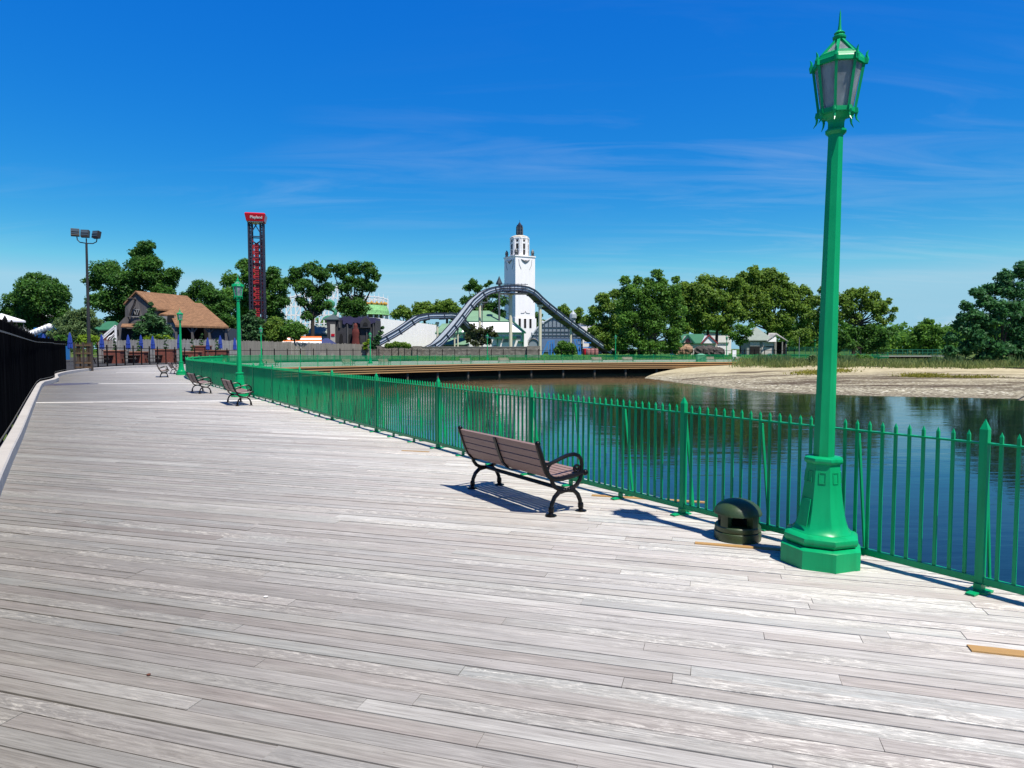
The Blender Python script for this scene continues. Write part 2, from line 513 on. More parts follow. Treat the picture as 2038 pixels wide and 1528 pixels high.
def resample(pts, step):
    out = [pts[0].copy()]; acc = 0.0
    for a, b in zip(pts, pts[1:]):
        d = (b - a).length; t = step - acc
        while t <= d:
            out.append(a + (b - a) * (t / d)); t += step
        acc = (acc + d) % step if d >= step - acc else acc + d
    return out

def deck_z(y):
    t = min(1, max(0, (y - 56) / 34)); return -.33 * t * t * (3 - 2 * t)

def dz(p): return Vector((p.x, p.y, deck_z(p.y)))

POSTS_PX = [(1949.4, 1177), (1358.7, 1022.7), (1056.5, 943.5), (872.9, 891.5), (750, 859), (661.8, 835.1), (597.3, 816.3), (543.6, 801)]
NEAR_POSTS = [G(*p) for p in POSTS_PX]
d0 = (NEAR_POSTS[0] - NEAR_POSTS[4]).normalized()
NEAR_POSTS.insert(0, NEAR_POSTS[0] + d0 * 2.8)
curve1 = catmull([NEAR_POSTS[-2], NEAR_POSTS[-1], (-12.2, 28.9, 0), (-17.1, 36.4, 0), (-19.9, 41.4, 0), (-22.0, 46.6, 0), (-23.4, 51.5, 0)], .5)
curve1 = [p for p in curve1 if p.y > NEAR_POSTS[-1].y - .05]
NEAR_POSTS += resample(curve1, 2.9)[1:]
FAR_PATH = catmull([(-22.6, 48.6, 0), NEAR_POSTS[-1], (-23.7, 55.5, 0), (-22.9, 60.5, 0), (-20.9, 66.2, 0), (-17.4, 75.6, 0), (-11.2, 85.3, 0), (-1.1, 93.6, 0), (15.1, 100, 0), (32.4, 104, 0), (46, 107.5, 0), (62, 110, 0)], .6)
FAR_PATH = [p for p in FAR_PATH if p.y > NEAR_POSTS[-1].y - .05 or p.x > -20]
FAR_PATH[0] = NEAR_POSTS[-1].copy()
FAR_POSTS = resample(FAR_PATH, 2.9)
EDGE = [p.copy() for p in NEAR_POSTS] + FAR_PATH[1:]
CURB = catmull([(5.2, -9.0, 0), (-.65, 0, 0), (-6.6, 8.75, 0), (-9.36, 12.9, 0), (-14.4, 20.4, 0), (-21.4, 30.9, 0), (-22.3, 32.6, 0), (-24.2, 36.2, 0), (-27.9, 41.7, 0), (-31.1, 48.2, 0), (-33.4, 55, 0), (-35.4, 67.5, 0), (-35.6, 75, 0), (-33.8, 83, 0), (-29, 91.0, 0), (-18, 98.5, 0), (-1, 104, 0), (15, 108.4, 0), (33, 112.5, 0), (62, 119, 0)], .8)

def offset(pts, d):
    out = []
    for i, p in enumerate(pts):
        t = (pts[min(i + 1, len(pts) - 1)] - pts[max(i - 1, 0)]); t.z = 0; t.normalize()
        out.append(p + Vector((t.y, -t.x, 0)) * d)
    return out

# ------------------------------------------------------------------ land, water, beach
edge_in = offset(EDGE, -1.8)   # the land stops a little inside the deck (the path runs with the water on its right)
near_in = [p for p in edge_in if True]
hole = [Vector((30, -40, 0))] + edge_in[:-1] + [Vector((36, 96, 0)), Vector((42, 87, 0)), Vector((62, 79.5, 0)), Vector((130, 70, 0)), Vector((430, 50, 0)), Vector((430, -110, 0)), Vector((80, -110, 0))]
outer = [Vector((-1500, -300, 0)), Vector((1500, -300, 0)), Vector((1500, 2500, 0)), Vector((-1500, 2500, 0))]
tri = tessellate_polygon([outer, hole])
allp = outer + hole
mb = MB()
LZ = -.5
mb.add([(p.x, p.y, LZ) for p in allp], [])
mb.f += [tuple(t) for t in tri]; mb.m += [0] * len(tri)
mb.cur = 1
for a, b in zip(hole, hole[1:] + hole[:1]):
    mb.face([(a.x, a.y, LZ), (b.x, b.y, LZ), (b.x, b.y, -4.5), (a.x, a.y, -4.5)])
land = mb.build('ground', [MT['land'], MT['bulkhead']])
# consistent normals (upwards)
import bmesh
bm = bmesh.new(); bm.from_mesh(land.data)
for f in bm.faces:
    if abs(f.normal.z) > .5 and f.normal.z < 0: f.normal_flip()
bm.to_mesh(land.data); bm.free()
tag(land, kind='structure')
WZ = -2.0
mb = MB(); mb.face([(-45, -115, WZ), (440, -115, WZ), (440, 116, WZ), (-45, 116, WZ)])
tag(mb.build('water', MT['water']), kind='structure')
mb = MB(); mb.face([(-45, -115, -4.4), (440, -115, -4.4), (440, 116, -4.4), (-45, 116, -4.4)])
tag(mb.build('bay_bed', MT['bulkhead']), kind='structure')

shore = [G(*p, WZ) for p in ((1283, 752.5), (1320, 757), (1400, 767.5), (1500, 777.5), (1600, 783), (1700, 786.5), (1850, 790), (2038, 793.5), (2400, 800))] + [Vector((160, 40, WZ))]
back = [Vector(p) for p in ((17.6, 88.5, 0), (21.5, 96, 0), (27.5, 101, 0), (35, 98, 0), (41, 93, 0), (48, 89, 0), (56, 87, 0), (67, 85.5, 0), (90, 82, 0), (230, 72, 0))]
ns = 120
def along(pts, n):
    c = catmull(pts, .5); L = poly_len(c); out = []
    # parameter by control point so both rows stay paired
    k = len(pts) - 1
    for j in range(n + 1):
        t = j / n * k; i = min(int(t), k - 1); u = t - i
        p0 = pts[max(i - 1, 0)]; p1 = pts[i]; p2 = pts[i + 1]; p3 = pts[min(i + 2, k)]
        out.append(.5 * ((2 * p1) + (p2 - p0) * u + (2 * p0 - 5 * p1 + 4 * p2 - p3) * u * u + (3 * p1 - p0 - 3 * p2 + p3) * u ** 3))
    return out
SHORE, BACK = along(shore, ns), along(back, ns)
BV = [-.25, -.1, 0, .04, .08, .13, .19, .26, .34, .43, .53, .64, .76, .88, 1.0, 1.12]
def beach_z(v, u=1.0):
    if v < 0: return WZ + v * 3.0
    top = float(np.interp(u * 9, [0, 1, 2, 3, 4], [WZ + .06, WZ + .45, WZ + .95, WZ + 1.3, LZ + .03]))
    return WZ + .001 + (top - WZ) * (1 - (1 - min(v, 1)) ** 1.25)
mb = MB(); vs = []; fs = []; uvs = []
acc = 0
for i, (a, b) in enumerate(zip(SHORE, BACK)):
    if i: acc += (SHORE[i] - SHORE[i - 1]).length
    for v in BV:
        p = a.lerp(b, v)
        z = beach_z(v, i / ns) + (math.sin(p.x * 1.3 + p.y * .7) + math.sin(p.x * .45 - p.y * 1.9)) * .03 * (1 if .02 < v < 1 and i > 12 else 0)
        vs.append((p.x, p.y, z)); uvs.append((acc, v))
nb = len(BV)
for i in range(ns):
    for j in range(nb - 1):
        fs.append((i * nb + j, (i + 1) * nb + j, (i + 1) * nb + j + 1, i * nb + j + 1))
mb.add(vs, fs)
for fi, f in enumerate(fs): mb.uv[fi] = [uvs[k] for k in f]
tag(mb.build('beach', MT['beach'], smooth='all'), kind='structure')

def beach_at(u, v):
    i = u * ns; j = min(int(i), ns - 1); t = i - j
    a = SHORE[j].lerp(SHORE[j + 1], t); b = BACK[j].lerp(BACK[j + 1], t)
    p = a.lerp(b, v); p.z = beach_z(v, u); return p

# ------------------------------------------------------------------ deck
ANG = R(-16.6)
ca, sa = math.cos(ANG), math.sin(ANG)
def clip(poly, cpoly):
    """Sutherland-Hodgman; cpoly convex counter-clockwise (2-D tuples)"""
    out = poly
    for (ax, ay), (bx, by) in zip(cpoly, cpoly[1:] + cpoly[:1]):
        if not out: return out
        inp, out = out, []
        side = lambda p: (bx - ax) * (p[1] - ay) - (by - ay) * (p[0] - ax)
        for p, q in zip(inp, inp[1:] + inp[:1]):
            sp, sq = side(p), side(q)
            if sp >= 0: out.append(p)
            if sp * sq < 0:
                t = sp / (sp - sq); out.append((p[0] + (q[0] - p[0]) * t, p[1] + (q[1] - p[1]) * t))
    return out

def plank_field(name, region, ang, bw, gap, th, extra=None, jitter=.0025):
    """boards with real gaps, clipped to a convex region"""
    c, s_ = math.cos(ang), math.sin(ang)
    loc = [(x * c + y * s_, -x * s_ + y * c) for x, y in region]
    x0, x1 = min(p[0] for p in loc), max(p[0] for p in loc)
    y0, y1 = min(p[1] for p in loc), max(p[1] for p in loc)
    mb = MB(); rng = random.Random(5)
    y = y0
    while y < y1:
        x = x0 - rng.uniform(0, 3.5)
        while x < x1:
            L = rng.choice((1.9, 2.4, 3.0, 3.6, 4.2, 4.8))
            q = clip([(x + .0015, y), (x + L - .0015, y), (x + L - .0015, y + bw - gap), (x + .0015, y + bw - gap)], loc)
            if len(q) >= 3:
                z = rng.uniform(-jitter, jitter); tl = rng.uniform(-.0015, .0015)
                n = len(q)
                top = [(p[0], p[1], z + tl * ((p[1] - y) / bw * 2 - 1)) for p in q]
                bot = [(p[0], p[1], -th) for p in q]
                mb.add(top + bot, [tuple(range(n))] + [(i, i + n, (i + 1) % n + n, (i + 1) % n) for i in range(n)])
            x += L
        y += bw
    if extra: extra(mb, c, s_)
    me = mb
    o = me.build(name, [MT['deck'], MT['tan_board'], MT['pale_board'], MT['dark_patch']])
    o.rotation_euler = (0, 0, ang)
    return tag(o, kind='structure')

e_r = offset(NEAR_POSTS, .34)
ra, rb = e_r[0] + d0 * 9, e_r[0]
def on_line(a, b, y):
    t = (y - a.y) / (b.y - a.y); return (a.x + (b.x - a.x) * t, y)
rdir = (e_r[6] - e_r[1])
rt = lambda y: on_line(e_r[1], e_r[6], y)
lt = lambda y: on_line(Vector((-6.6 - .1, 8.75 - .07, 0)), Vector((-14.4 - .1, 20.4 - .07, 0)), y)
YL_L, YL_R = G(72, 801.5), G(528, 797.0)      # the pale cross board
region = [lt(.2), rt(.2), rt(YL_R.y), (YL_L.x - .1, YL_L.y)]
def near_extra(mb, c, s_):
    def loc(p): return (p.x * c + p.y * s_, -p.x * s_ + p.y * c)
    mb.cur = 1
    for (px, py), (L, w) in (((1383, 1081), (.95, .06)), ((1929, 1291), (1.1, .085)), ((1178, 986), (1.3, .07)), ((500 + 300, 897), (.5, .05))):
        x, y = loc(G(px, py))
        mb.box((x + L / 2, y, .003), (L, w, .012))
    mb.cur = 0
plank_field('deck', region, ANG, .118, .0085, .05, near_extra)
mb = MB(); mb.face([(p[0], p[1], -.09) for p in region])
tag(mb.build('deck_underlay', MT['black']), kind='structure')

# farther deck: one sheet lofted between kerb and water edge, its boards in the material
def by_fraction(pts, n):
    L = [0]
    for a, b in zip(pts, pts[1:]): L.append(L[-1] + (b - a).length)
    out = []
    for i in range(n + 1):
        t = L[-1] * i / n; j = max(0, min(len(pts) - 2, next((k - 1 for k in range(1, len(L)) if L[k] >= t), len(pts) - 2)))
        u = (t - L[j]) / max(1e-6, L[j + 1] - L[j]); out.append(pts[j].lerp(pts[j + 1], min(1, u)))
    return out
EDGE_OUT = offset(EDGE, .34)
eo = [p for i, p in enumerate(EDGE_OUT) if i >= 7]
eo[0] = Vector((*rt(YL_R.y), 0))
eo = [p for k, p in enumerate(eo) if k == 0 or p.y > YL_R.y]
co = [Vector((YL_L.x - .1, YL_L.y, 0))] + [p for p in CURB if p.y > YL_L.y + .3]
ctrl_e = [0, 0]
# pair the two edges by matching stations
st_e = [eo[0], Vector((-12.2, 28.9, 0)), Vector((-17.1, 36.4, 0)), Vector((-19.9, 41.4, 0)), Vector((-23.4, 51.5, 0)), Vector((-22.9, 60.5, 0)), Vector((-17.4, 75.6, 0)), Vector((-11.2, 85.3, 0)), Vector((-1.1, 93.6, 0)), Vector((15.1, 100, 0)), Vector((32.4, 104, 0)), eo[-1]]
st_c = [co[0], Vector((-21.4, 30.9, 0)), Vector((-24.2, 36.2, 0)), Vector((-27.9, 41.7, 0)), Vector((-33.4, 55, 0)), Vector((-35.4, 67.5, 0)), Vector((-33.8, 83, 0)), Vector((-29, 91, 0)), Vector((-1 - 12, 100.5, 0)), Vector((15 - 6, 106.8, 0)), Vector((33 - 4, 111.6, 0)), co[-1]]
def nearest_i(pts, q): return min(range(len(pts)), key=lambda i: (pts[i] - q).length)
ie = [nearest_i(eo, q) for q in st_e]; ic = [nearest_i(co, q) for q in st_c]
mb = MB(); ua = 0.0
for k in range(len(ie) - 1):
    n = 14
    A = by_fraction(eo[ie[k]:ie[k + 1] + 1], n); B = by_fraction(co[ic[k]:ic[k + 1] + 1], n)
    for i in range(n):
        a0, a1, b0, b1 = dz(A[i]), dz(A[i + 1]), dz(B[i]), dz(B[i + 1])
        du = ((a1 - a0).length + (b1 - b0).length) / 2
        W = (a0 - b0).length
        mb.face([a0, a1, b1, b0], [(ua, 0), (ua + du, 0), (ua + du, W), (ua, W)])
        ua += du
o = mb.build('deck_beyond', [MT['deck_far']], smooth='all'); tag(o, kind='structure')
bm = bmesh.new(); bm.from_mesh(o.data)
for f in bm.faces:
    if f.normal.z < 0: f.normal_flip()
bm.to_mesh(o.data); bm.free()
# pale cross boards and a flat dark patch, laid on the boards
mb = MB()
mb.cur = 0
for a, b, w in (((70, 801.5), (529, 797.0), .13), ((196, 763), (392, 763), .15), ((232, 741.2), (322, 741.8), .12)):
    A, B = G(*a), G(*b); A.z = B.z = .006; mb.bar(A, B, w, .012)
tag(mb.build('cross_boards', [MT['pale_board']]), kind='structure')
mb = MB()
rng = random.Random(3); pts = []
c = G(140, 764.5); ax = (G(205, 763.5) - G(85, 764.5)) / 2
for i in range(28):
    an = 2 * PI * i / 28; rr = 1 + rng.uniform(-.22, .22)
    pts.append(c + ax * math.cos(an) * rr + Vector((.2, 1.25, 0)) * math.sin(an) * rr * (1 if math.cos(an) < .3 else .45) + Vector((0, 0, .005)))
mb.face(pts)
tag(mb.build('dark_patch_on_deck', MT['dark_patch']), kind='structure')

# kerb along the land side: timber lengths butted end to end
mb = MB()
cs = resample(CURB, 2.6)
for a, b in zip(cs, cs[1:]):
    d = (b - a).normalized(); nrm = Vector((-d.y, d.x, 0))
    a = dz(a) + d * .006; b = dz(b) - d * .006
    h = Vector((0, 0, .2)); bev = .02
    sec = lambda p: [p, p + nrm * .18, p + nrm * .18 + h, p + nrm * bev + h, p + h - Vector((0, 0, bev))]
    A, B = sec(a), sec(b); n = 5
    mb.add(A + B, [tuple(range(n)), tuple(range(n, 2 * n))[::-1]] + [(i, i + n, (i + 1) % n + n, (i + 1) % n) for i in range(n)])
tag(mb.build('kerb', MT['kerb']), kind='structure')

# fascia, skirt and piles of the boardwalk over the water
far_edge = [dz(p) for p in offset(FAR_PATH, .36)]
def strip(mb, pts, z0, z1, off, th=.06):
    q = offset(pts, off)
    for a, b in zip(q, q[1:]):
        d = (b - a); d.z = 0; d.normalize(); nn = Vector((d.y, -d.x, 0)) * th
        vs = [a + Vector((0, 0, z0)), b + Vector((0, 0, z0)), b + Vector((0, 0, z1)), a + Vector((0, 0, z1))]
        vs += [v + nn for v in vs]
        mb.add(vs, [(0, 1, 2, 3), (7, 6, 5, 4), (0, 4, 5, 1), (3, 2, 6, 7)])
pier = thing('boardwalk_edge', 'tan timber fascia of the boardwalk across the water, standing on dark piles', 'boardwalk', (0, 93, -.4))
mb = MB()
for z0, z1, of in ((-.13, .02, .05), (-.42, -.30, .0), (-.67, -.57, -.02), (-.92, -.80, .0)):
    strip(mb, far_edge, z0, z1, of)
mb.build('fascia', MT['fascia'], pier)
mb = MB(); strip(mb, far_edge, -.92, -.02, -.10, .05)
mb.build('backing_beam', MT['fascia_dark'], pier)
for i, p in enumerate(resample([q for q in FAR_PATH if q.y > 60], 5.0)):
    mb = MB(); q = dz(p)
    mb.tube([(q.x, q.y, -4.3), (q.x, q.y, -1.2)], .17, 8); mb.build('pile', MT['pile'], pier)
    mb = MB()

# land behind: patio at the left, lawn rising behind the far deck
PATIO_Z = .1
co2 = [p for p in offset(CURB, -.3) if p.y > 41 and p.x < -13.5 and p.y < 100]
mb = MB()
mb.face([(p.x, p.y, PATIO_Z) for p in co2] + [(-12, 125, PATIO_Z), (-130, 125, PATIO_Z), (-130, 41, PATIO_Z)])
tag(mb.build('patio_pavement', MT['asphalt']), kind='structure')
lw = [p for p in offset(CURB, -.32) if p.x > -19 and p.y > 95]
mb = MB()
for a, b in zip(lw, lw[1:]):
    rows = [(0, deck_z(100) + .12), (5, .15), (13, .5), (60, .6), (420, .6)]
    for (d1, z1), (d2, z2) in zip(rows, rows[1:]):
        k = lambda p, d, z: Vector((p.x + p.x * d / 130, p.y + d, z))
        mb.face([k(a, d1, z1), k(b, d1, z1), k(b, d2, z2), k(a, d2, z2)])
o = mb.build('lawn', MT['lawn'], smooth='all'); tag(o, kind='structure')
bm = bmesh.new(); bm.from_mesh(o.data)
for f in bm.faces:
    if f.normal.z < 0: f.normal_flip()
bm.to_mesh(o.data); bm.free()

# ------------------------------------------------------------------ green picket railings
PH, PKH, RZ1, RZ0 = 1.25, 1.165, 1.075, .085
def picket(mb, p, d, w=.022, h=PKH, z0=.06):
    x = d * (w / 2); y = Vector((-d.y, d.x, 0)) * (w / 2)
    b = [p - x - y, p + x - y, p + x + y, p - x + y]
    n = len(mb.v)
    lo = [q + Vector((0, 0, z0)) for q in b]; hi = [q + Vector((0, 0, h - .035)) for q in b]
    mb.add(lo + hi + [p + Vector((0, 0, h))], [(0, 1, 5, 4), (1, 2, 6, 5), (2, 3, 7, 6), (3, 0, 4, 7), (4, 5, 8), (5, 6, 8), (6, 7, 8), (7, 4, 8)])

def fence(root, posts, npk, near, single=0, single_post=99, brace_ix=(), brace_bays=0, foot=True):
    rail_t, rail_b = MB(), MB()
    restp, restq, restb = MB(), MB(), MB()
    cnt = 0; pc = 0; bc = 0
    for i, p in enumerate(posts):
        d = (posts[min(i + 1, len(posts) - 1)] - posts[max(i - 1, 0)]).normalized(); d.z = 0
        p = dz(p); n = Vector((d.y, -d.x, 0))      # towards the water
        mb = MB() if pc < single_post else restq
        w = .053 / 2
        x, y = d * w, n * w
        q = [p - x - y, p + x - y, p + x + y, p - x + y]
        mb.add([a + Vector((0, 0, .0)) for a in q] + [a + Vector((0, 0, PH - .075)) for a in q] + [p + Vector((0, 0, PH))],
               [(0, 1, 5, 4), (1, 2, 6, 5), (2, 3, 7, 6), (3, 0, 4, 7), (4, 5, 8), (5, 6, 8), (6, 7, 8), (7, 4, 8)])
        if foot:
            mb.box(p + Vector((0, 0, .008)), (.13, .13, .014), math.atan2(d.y, d.x))
        if pc < single_post: mb.build('post', MT['green'], root)
        pc += 1
        if i == len(posts) - 1: break
        a, b = p, dz(posts[i + 1]); dd = (b - a).normalized()
        m = Vector((dd.y, -dd.x, 0))
        for mbx, z, ww, hh in ((rail_t, RZ1, .05, .013), (rail_b, RZ0, .04, .05)):
            mbx.bar(a + Vector((0, 0, z)) + dd * .029, b + Vector((0, 0, z)) - dd * .029, ww, hh)
        for k in range(1, npk):
            q = a.lerp(b, k / npk)
            one = cnt < single
            mb = MB() if one else restp
            picket(mb, q, dd, .021 if near else .03)
            if one: mb.build('picket', MT['green'], root)
            cnt += 1
        if i < brace_bays:
            for k in brace_ix:
                q = a.lerp(b, k / npk)
                mb = MB() if bc < 60 else restb
                mb.bar(q + m * .03 + Vector((0, 0, RZ1 - .03)), q + m * .17 + Vector((0, 0, .012)), .03, .012, up=dd)
                mb.box(q + m * .17 + dd * .04 + Vector((0, 0, .014)), (.13, .06, .012), math.atan2(m.y, m.x))
                mb.box(q - m * .03 + Vector((0, 0, .035)), (.03, .05, .06), math.atan2(m.y, m.x))
                mb.box(q - m * .09 + Vector((0, 0, .011)), (.14, .06, .012), math.atan2(m.y, m.x))
                if bc < 60: mb.build('brace', MT['green'], root)
                bc += 1
    rail_t.build('top_rail', MT['green'], root); rail_b.build('bottom_rail', MT['green'], root)
    for m_, nm in ((restp, 'picket'), (restq, 'post'), (restb, 'brace')):
        if m_.v:
            o = m_.build(nm, MT['green'], root); o['kind'] = 'stuff'
rail1 = thing('picket_railing', 'bright green picket railing running past the tall lamp post, on this side of the water', 'railing', NEAR_POSTS[1])
fence(rail1, NEAR_POSTS, 27, True, 100, 60, (0, 9, 18), 14)
rail2 = thing('picket_railing', 'green metal picket railing on the boardwalk across the water, above the tan fascia', 'railing', dz(FAR_POSTS[20]))
fence(rail2, FAR_POSTS, 24, False, 0, 60, (), 0, False)
# ------------------------------------------------------------------ street lamp (octagonal, with a tapering lantern)
GREEN = MT['green']
def make_lamp():
    root = thing('street_lamp', '', 'lamp', (0, 0, 0), 0)
    local(root)
    h = PI / 8
    mb = MB()
    mb.lathe([(.318, 0), (.318, .155), (.300, .172), (.262, .178)], 8, ph=h)
    mb.lathe([(.262, .178), (.285, .195), (.297, .222), (.292, .25), (.270, .268), (.238, .278)], 8, ph=h)
    mb.build('plinth', GREEN, root, smooth=True)
    mb = MB()
    mb.lathe([(.238, .279), (.218, .30), (.198, .36), (.181, .44), (.165, .54), (.150, .66), (.139, .78), (.134, .855)], 8, ph=h)
    mb.lathe([(.136, .856), (.150, .868), (.156, .885), (.150, .905), (.128, .915), (.09, .918)], 8, ph=h)
    # raised panel and door edges
    for a in range(8):
        an = a * PI / 4
        c, s_ = math.cos(an), math.sin(an)
        for z0, z1, w, r0, r1 in ((.70, .79, .048, .1375, .1300),):
            p = Vector((c, s_, 0)); t = Vector((-s_, c, 0))
            for k in (-1, 1):
                mb.bar(p * r0 + t * w / 2 * k + Vector((0, 0, z0)), p * r1 + t * w / 2 * k + Vector((0, 0, z1)), .006, .006)
            mb.bar(p * r1 - t * w / 2 + Vector((0, 0, z1)), p * r1 + t * w / 2 + Vector((0, 0, z1)), .006, .006)
            mb.bar(p * r0 - t * w / 2 + Vector((0, 0, z0)), p * r0 + t * w / 2 + Vector((0, 0, z0)), .006, .006)
    mb.build('pedestal', GREEN, root, smooth=True)
    mb = MB()
    an = -PI / 4
    p = Vector((math.cos(an), math.sin(an), 0)); t = Vector((-p.y, p.x, 0))
    mb.prism([p * .196 - t * .055 + Vector((0, 0, .335)), p * .196 + t * .055 + Vector((0, 0, .335)), p * .154 + t * .045 + Vector((0, 0, .56)), p * .154 - t * .045 + Vector((0, 0, .56))], (0, 0, 0), p * .006)
    mb.build('access_hatch', GREEN, root)
    mb = MB()
    mb.lathe([(.085, .915), (.058, 3.615)], 8, ph=h)
    mb.build('shaft', GREEN, root)
    mb = MB()
    mb.lathe([(.06, 3.605), (.072, 3.617), (.083, 3.628), (.083, 3.64), (.07, 3.65), (.064, 3.66), (.064, 3.715), (.072, 3.735), (.105, 3.755), (.115, 3.765), (.02, 3.768)], 8, ph=h)
    mb.build('collar', GREEN, root, smooth=True)
    # lantern
    zb, zt = 3.775, 4.155
    rb, rt_ = .122, .176
    h = R(41)
    lan = MB()
    lan.lathe([(rb + .012, zb - .012), (rb + .016, zb - .004), (rb + .016, zb + .03), (rb - .012, zb + .034)], 8, ph=h)
    fr_lo = lan.build('bottom_ring', GREEN, root)
    lan = MB()
    lan.lathe([(rt_ - .012, zt - .004), (rt_ + .016, zt), (rt_ + .016, zt + .032), (rt_ + .012, zt + .040), (rt_ + .004, zt + .064), (rt_ - .03, zt + .068)], 8, ph=h)
    frame = lan.build('lantern_frame', GREEN, root)
    for a in range(8):
        an = h + a * PI / 4
        c, s_ = math.cos(an), math.sin(an)
        u = Vector((c, s_, 0))
        mb = MB()
        mb.bar(u * (rb + .006) + Vector((0, 0, zb)), u * (rt_ + .006) + Vector((0, 0, zt)), .02, .02)
        mb.build('mullion', GREEN, frame)
        mb = MB()
        q = lambda r, z: u * r + Vector((0, 0, z))
        mb.tube([q(rt_ + .022, zt - .005), q(rt_ + .028, zt + .03), q(rt_ + .021, zt + .058), q(rt_ + .024, zt + .082), q(rt_ + .034, zt + .10)], [.012, .013, .011, .008, .002], 5)
        mb.box(q(rt_ + .02, zt + .018), (.024, .03, .045), an)
        mb.build('claw', GREEN, frame); mb = MB()
        mb.tube([q(rb + .022, zb + .03), q(rb + .026, zb), q(rb + .018, zb - .03), q(rb + .024, zb - .06), q(rb + .045, zb - .09)], [.010, .011, .010, .007, .002], 5)
        mb.box(q(rb + .02, zb + .01), (.022, .028, .04), an)
        mb.build('claw', GREEN, fr_lo)
        an2 = h + PI / 8 + a * PI / 4
        mb = MB(); k = math.cos(PI / 8)
        u2 = Vector((math.cos(an2), math.sin(an2), 0)); t2 = Vector((-u2.y, u2.x, 0))
        w0, w1 = rb * math.sin(PI / 8) - .006, rt_ * math.sin(PI / 8) - .006
        r0, r1 = rb * k - .004, rt_ * k - .004
        mb.prism([u2 * r0 - t2 * w0 + Vector((0, 0, zb + .03)), u2 * r0 + t2 * w0 + Vector((0, 0, zb + .03)), u2 * r1 + t2 * w1 + Vector((0, 0, zt)), u2 * r1 - t2 * w1 + Vector((0, 0, zt))], (0, 0, 0), u2 * -.005)
        mb.build('glass_pane', MT['glass'], root)
    # roof: eight glazed facets with bars
    zr0, zr1, rr0, rr1 = zt + .068, 4.378, rt_ - .012, .030
    roof = MB()
    for a in range(8):
        an = h + a * PI / 4
        u = Vector((math.cos(an), math.sin(an), 0))
        roof.bar(u * rr0 + Vector((0, 0, zr0)), u * rr1 + Vector((0, 0, zr1)), .022, .016)
    roof.lathe([(rr0 + .006, zr0 - .004), (rr0 + .002, zr0 + .014), (rr0 - .03, zr0 + .034)], 8, ph=h, caps=False)
    ro = roof.build('lantern_roof', GREEN, root)
    mb = MB(); mb.lathe([(rr0 - .008, zr0 + .006), (rr1 - .004, zr1 - .008)], 8, ph=h, caps=False)
    mb.build('roof_glass', MT['glass'], ro)
    mb = MB()
    mb.lathe([(.034, zr1 - .01), (.036, zr1), (.050, zr1 + .012), (.052, zr1 + .026), (.040, zr1 + .036), (.034, zr1 + .046), (.042, zr1 + .055), (.030, zr1 + .068), (.016, zr1 + .078), (.011, zr1 + .12), (.006, zr1 + .215), (.001, zr1 + .25)], 10)
    mb.build('finial', GREEN, root, smooth=True)
    return root
lamp = make_lamp()
LG = 'green lamp posts along the boardwalk'
b1 = G(1631.5, 1117)
place(lamp, True, b1, math.atan2(-b1.y, -b1.x) - .02, 'tall green lamp post beside the small dark green bollard, largest of the lamps', LG)
lamp.rotation_euler = (0, R(.75), math.atan2(-b1.y, -b1.x) - .02)
lamp.rotation_mode = 'XYZ'
mt = Matrix.Rotation(R(.75), 4, 'Y') @ Matrix.Rotation(lamp.rotation_euler[2], 4, 'Z')
lamp.rotation_euler = mt.to_euler(); lamp.scale = (1, 1, .955)
LS = []
def lamp_at(px, py, z, label, s=1.0):
    o = copy_tree(lamp); p = G(px, py, z); o.location = p
    o.rotation_euler = (0, 0, random.uniform(0, .7)); o['label'] = label; o['group'] = LG
lamp_at(478, 789, 0, 'green lamp post standing behind the bench nearest to it, at the long railing')
lamp_at(361, 746, 0, 'green lamp post where the railing bends, next to two benches seen from the side')
def far_lamp(px, s_px, label):
    Y = 4.36 * F / s_px
    p = P(px, 700, Y); p.z = deck_z(Y)
    o = copy_tree(lamp); o.location = p; o.rotation_euler = (0, 0, random.uniform(0, .7)); o['label'] = label; o['group'] = LG
far_lamp(520, 81, 'green lamp post in front of the grey stockade fence, by a lone bench')
far_lamp(737, 64, 'green lamp post across the water, in front of the foot of the smaller flume hump')
far_lamp(970, 56, 'green lamp post across the water, below the highest part of the flume')
far_lamp(1225, 53.5, 'green lamp post across the water, at the low end of the flume descent')
far_lamp(1446, 48.5, 'green lamp post across the water, by the grey roofed pavilion')
o = copy_tree(lamp); o.location = P(1621.5, 700, 200); o.location.z = .1; o['label'] = 'tiny distant green lamp post under the trees beside the footpath'; o['group'] = LG

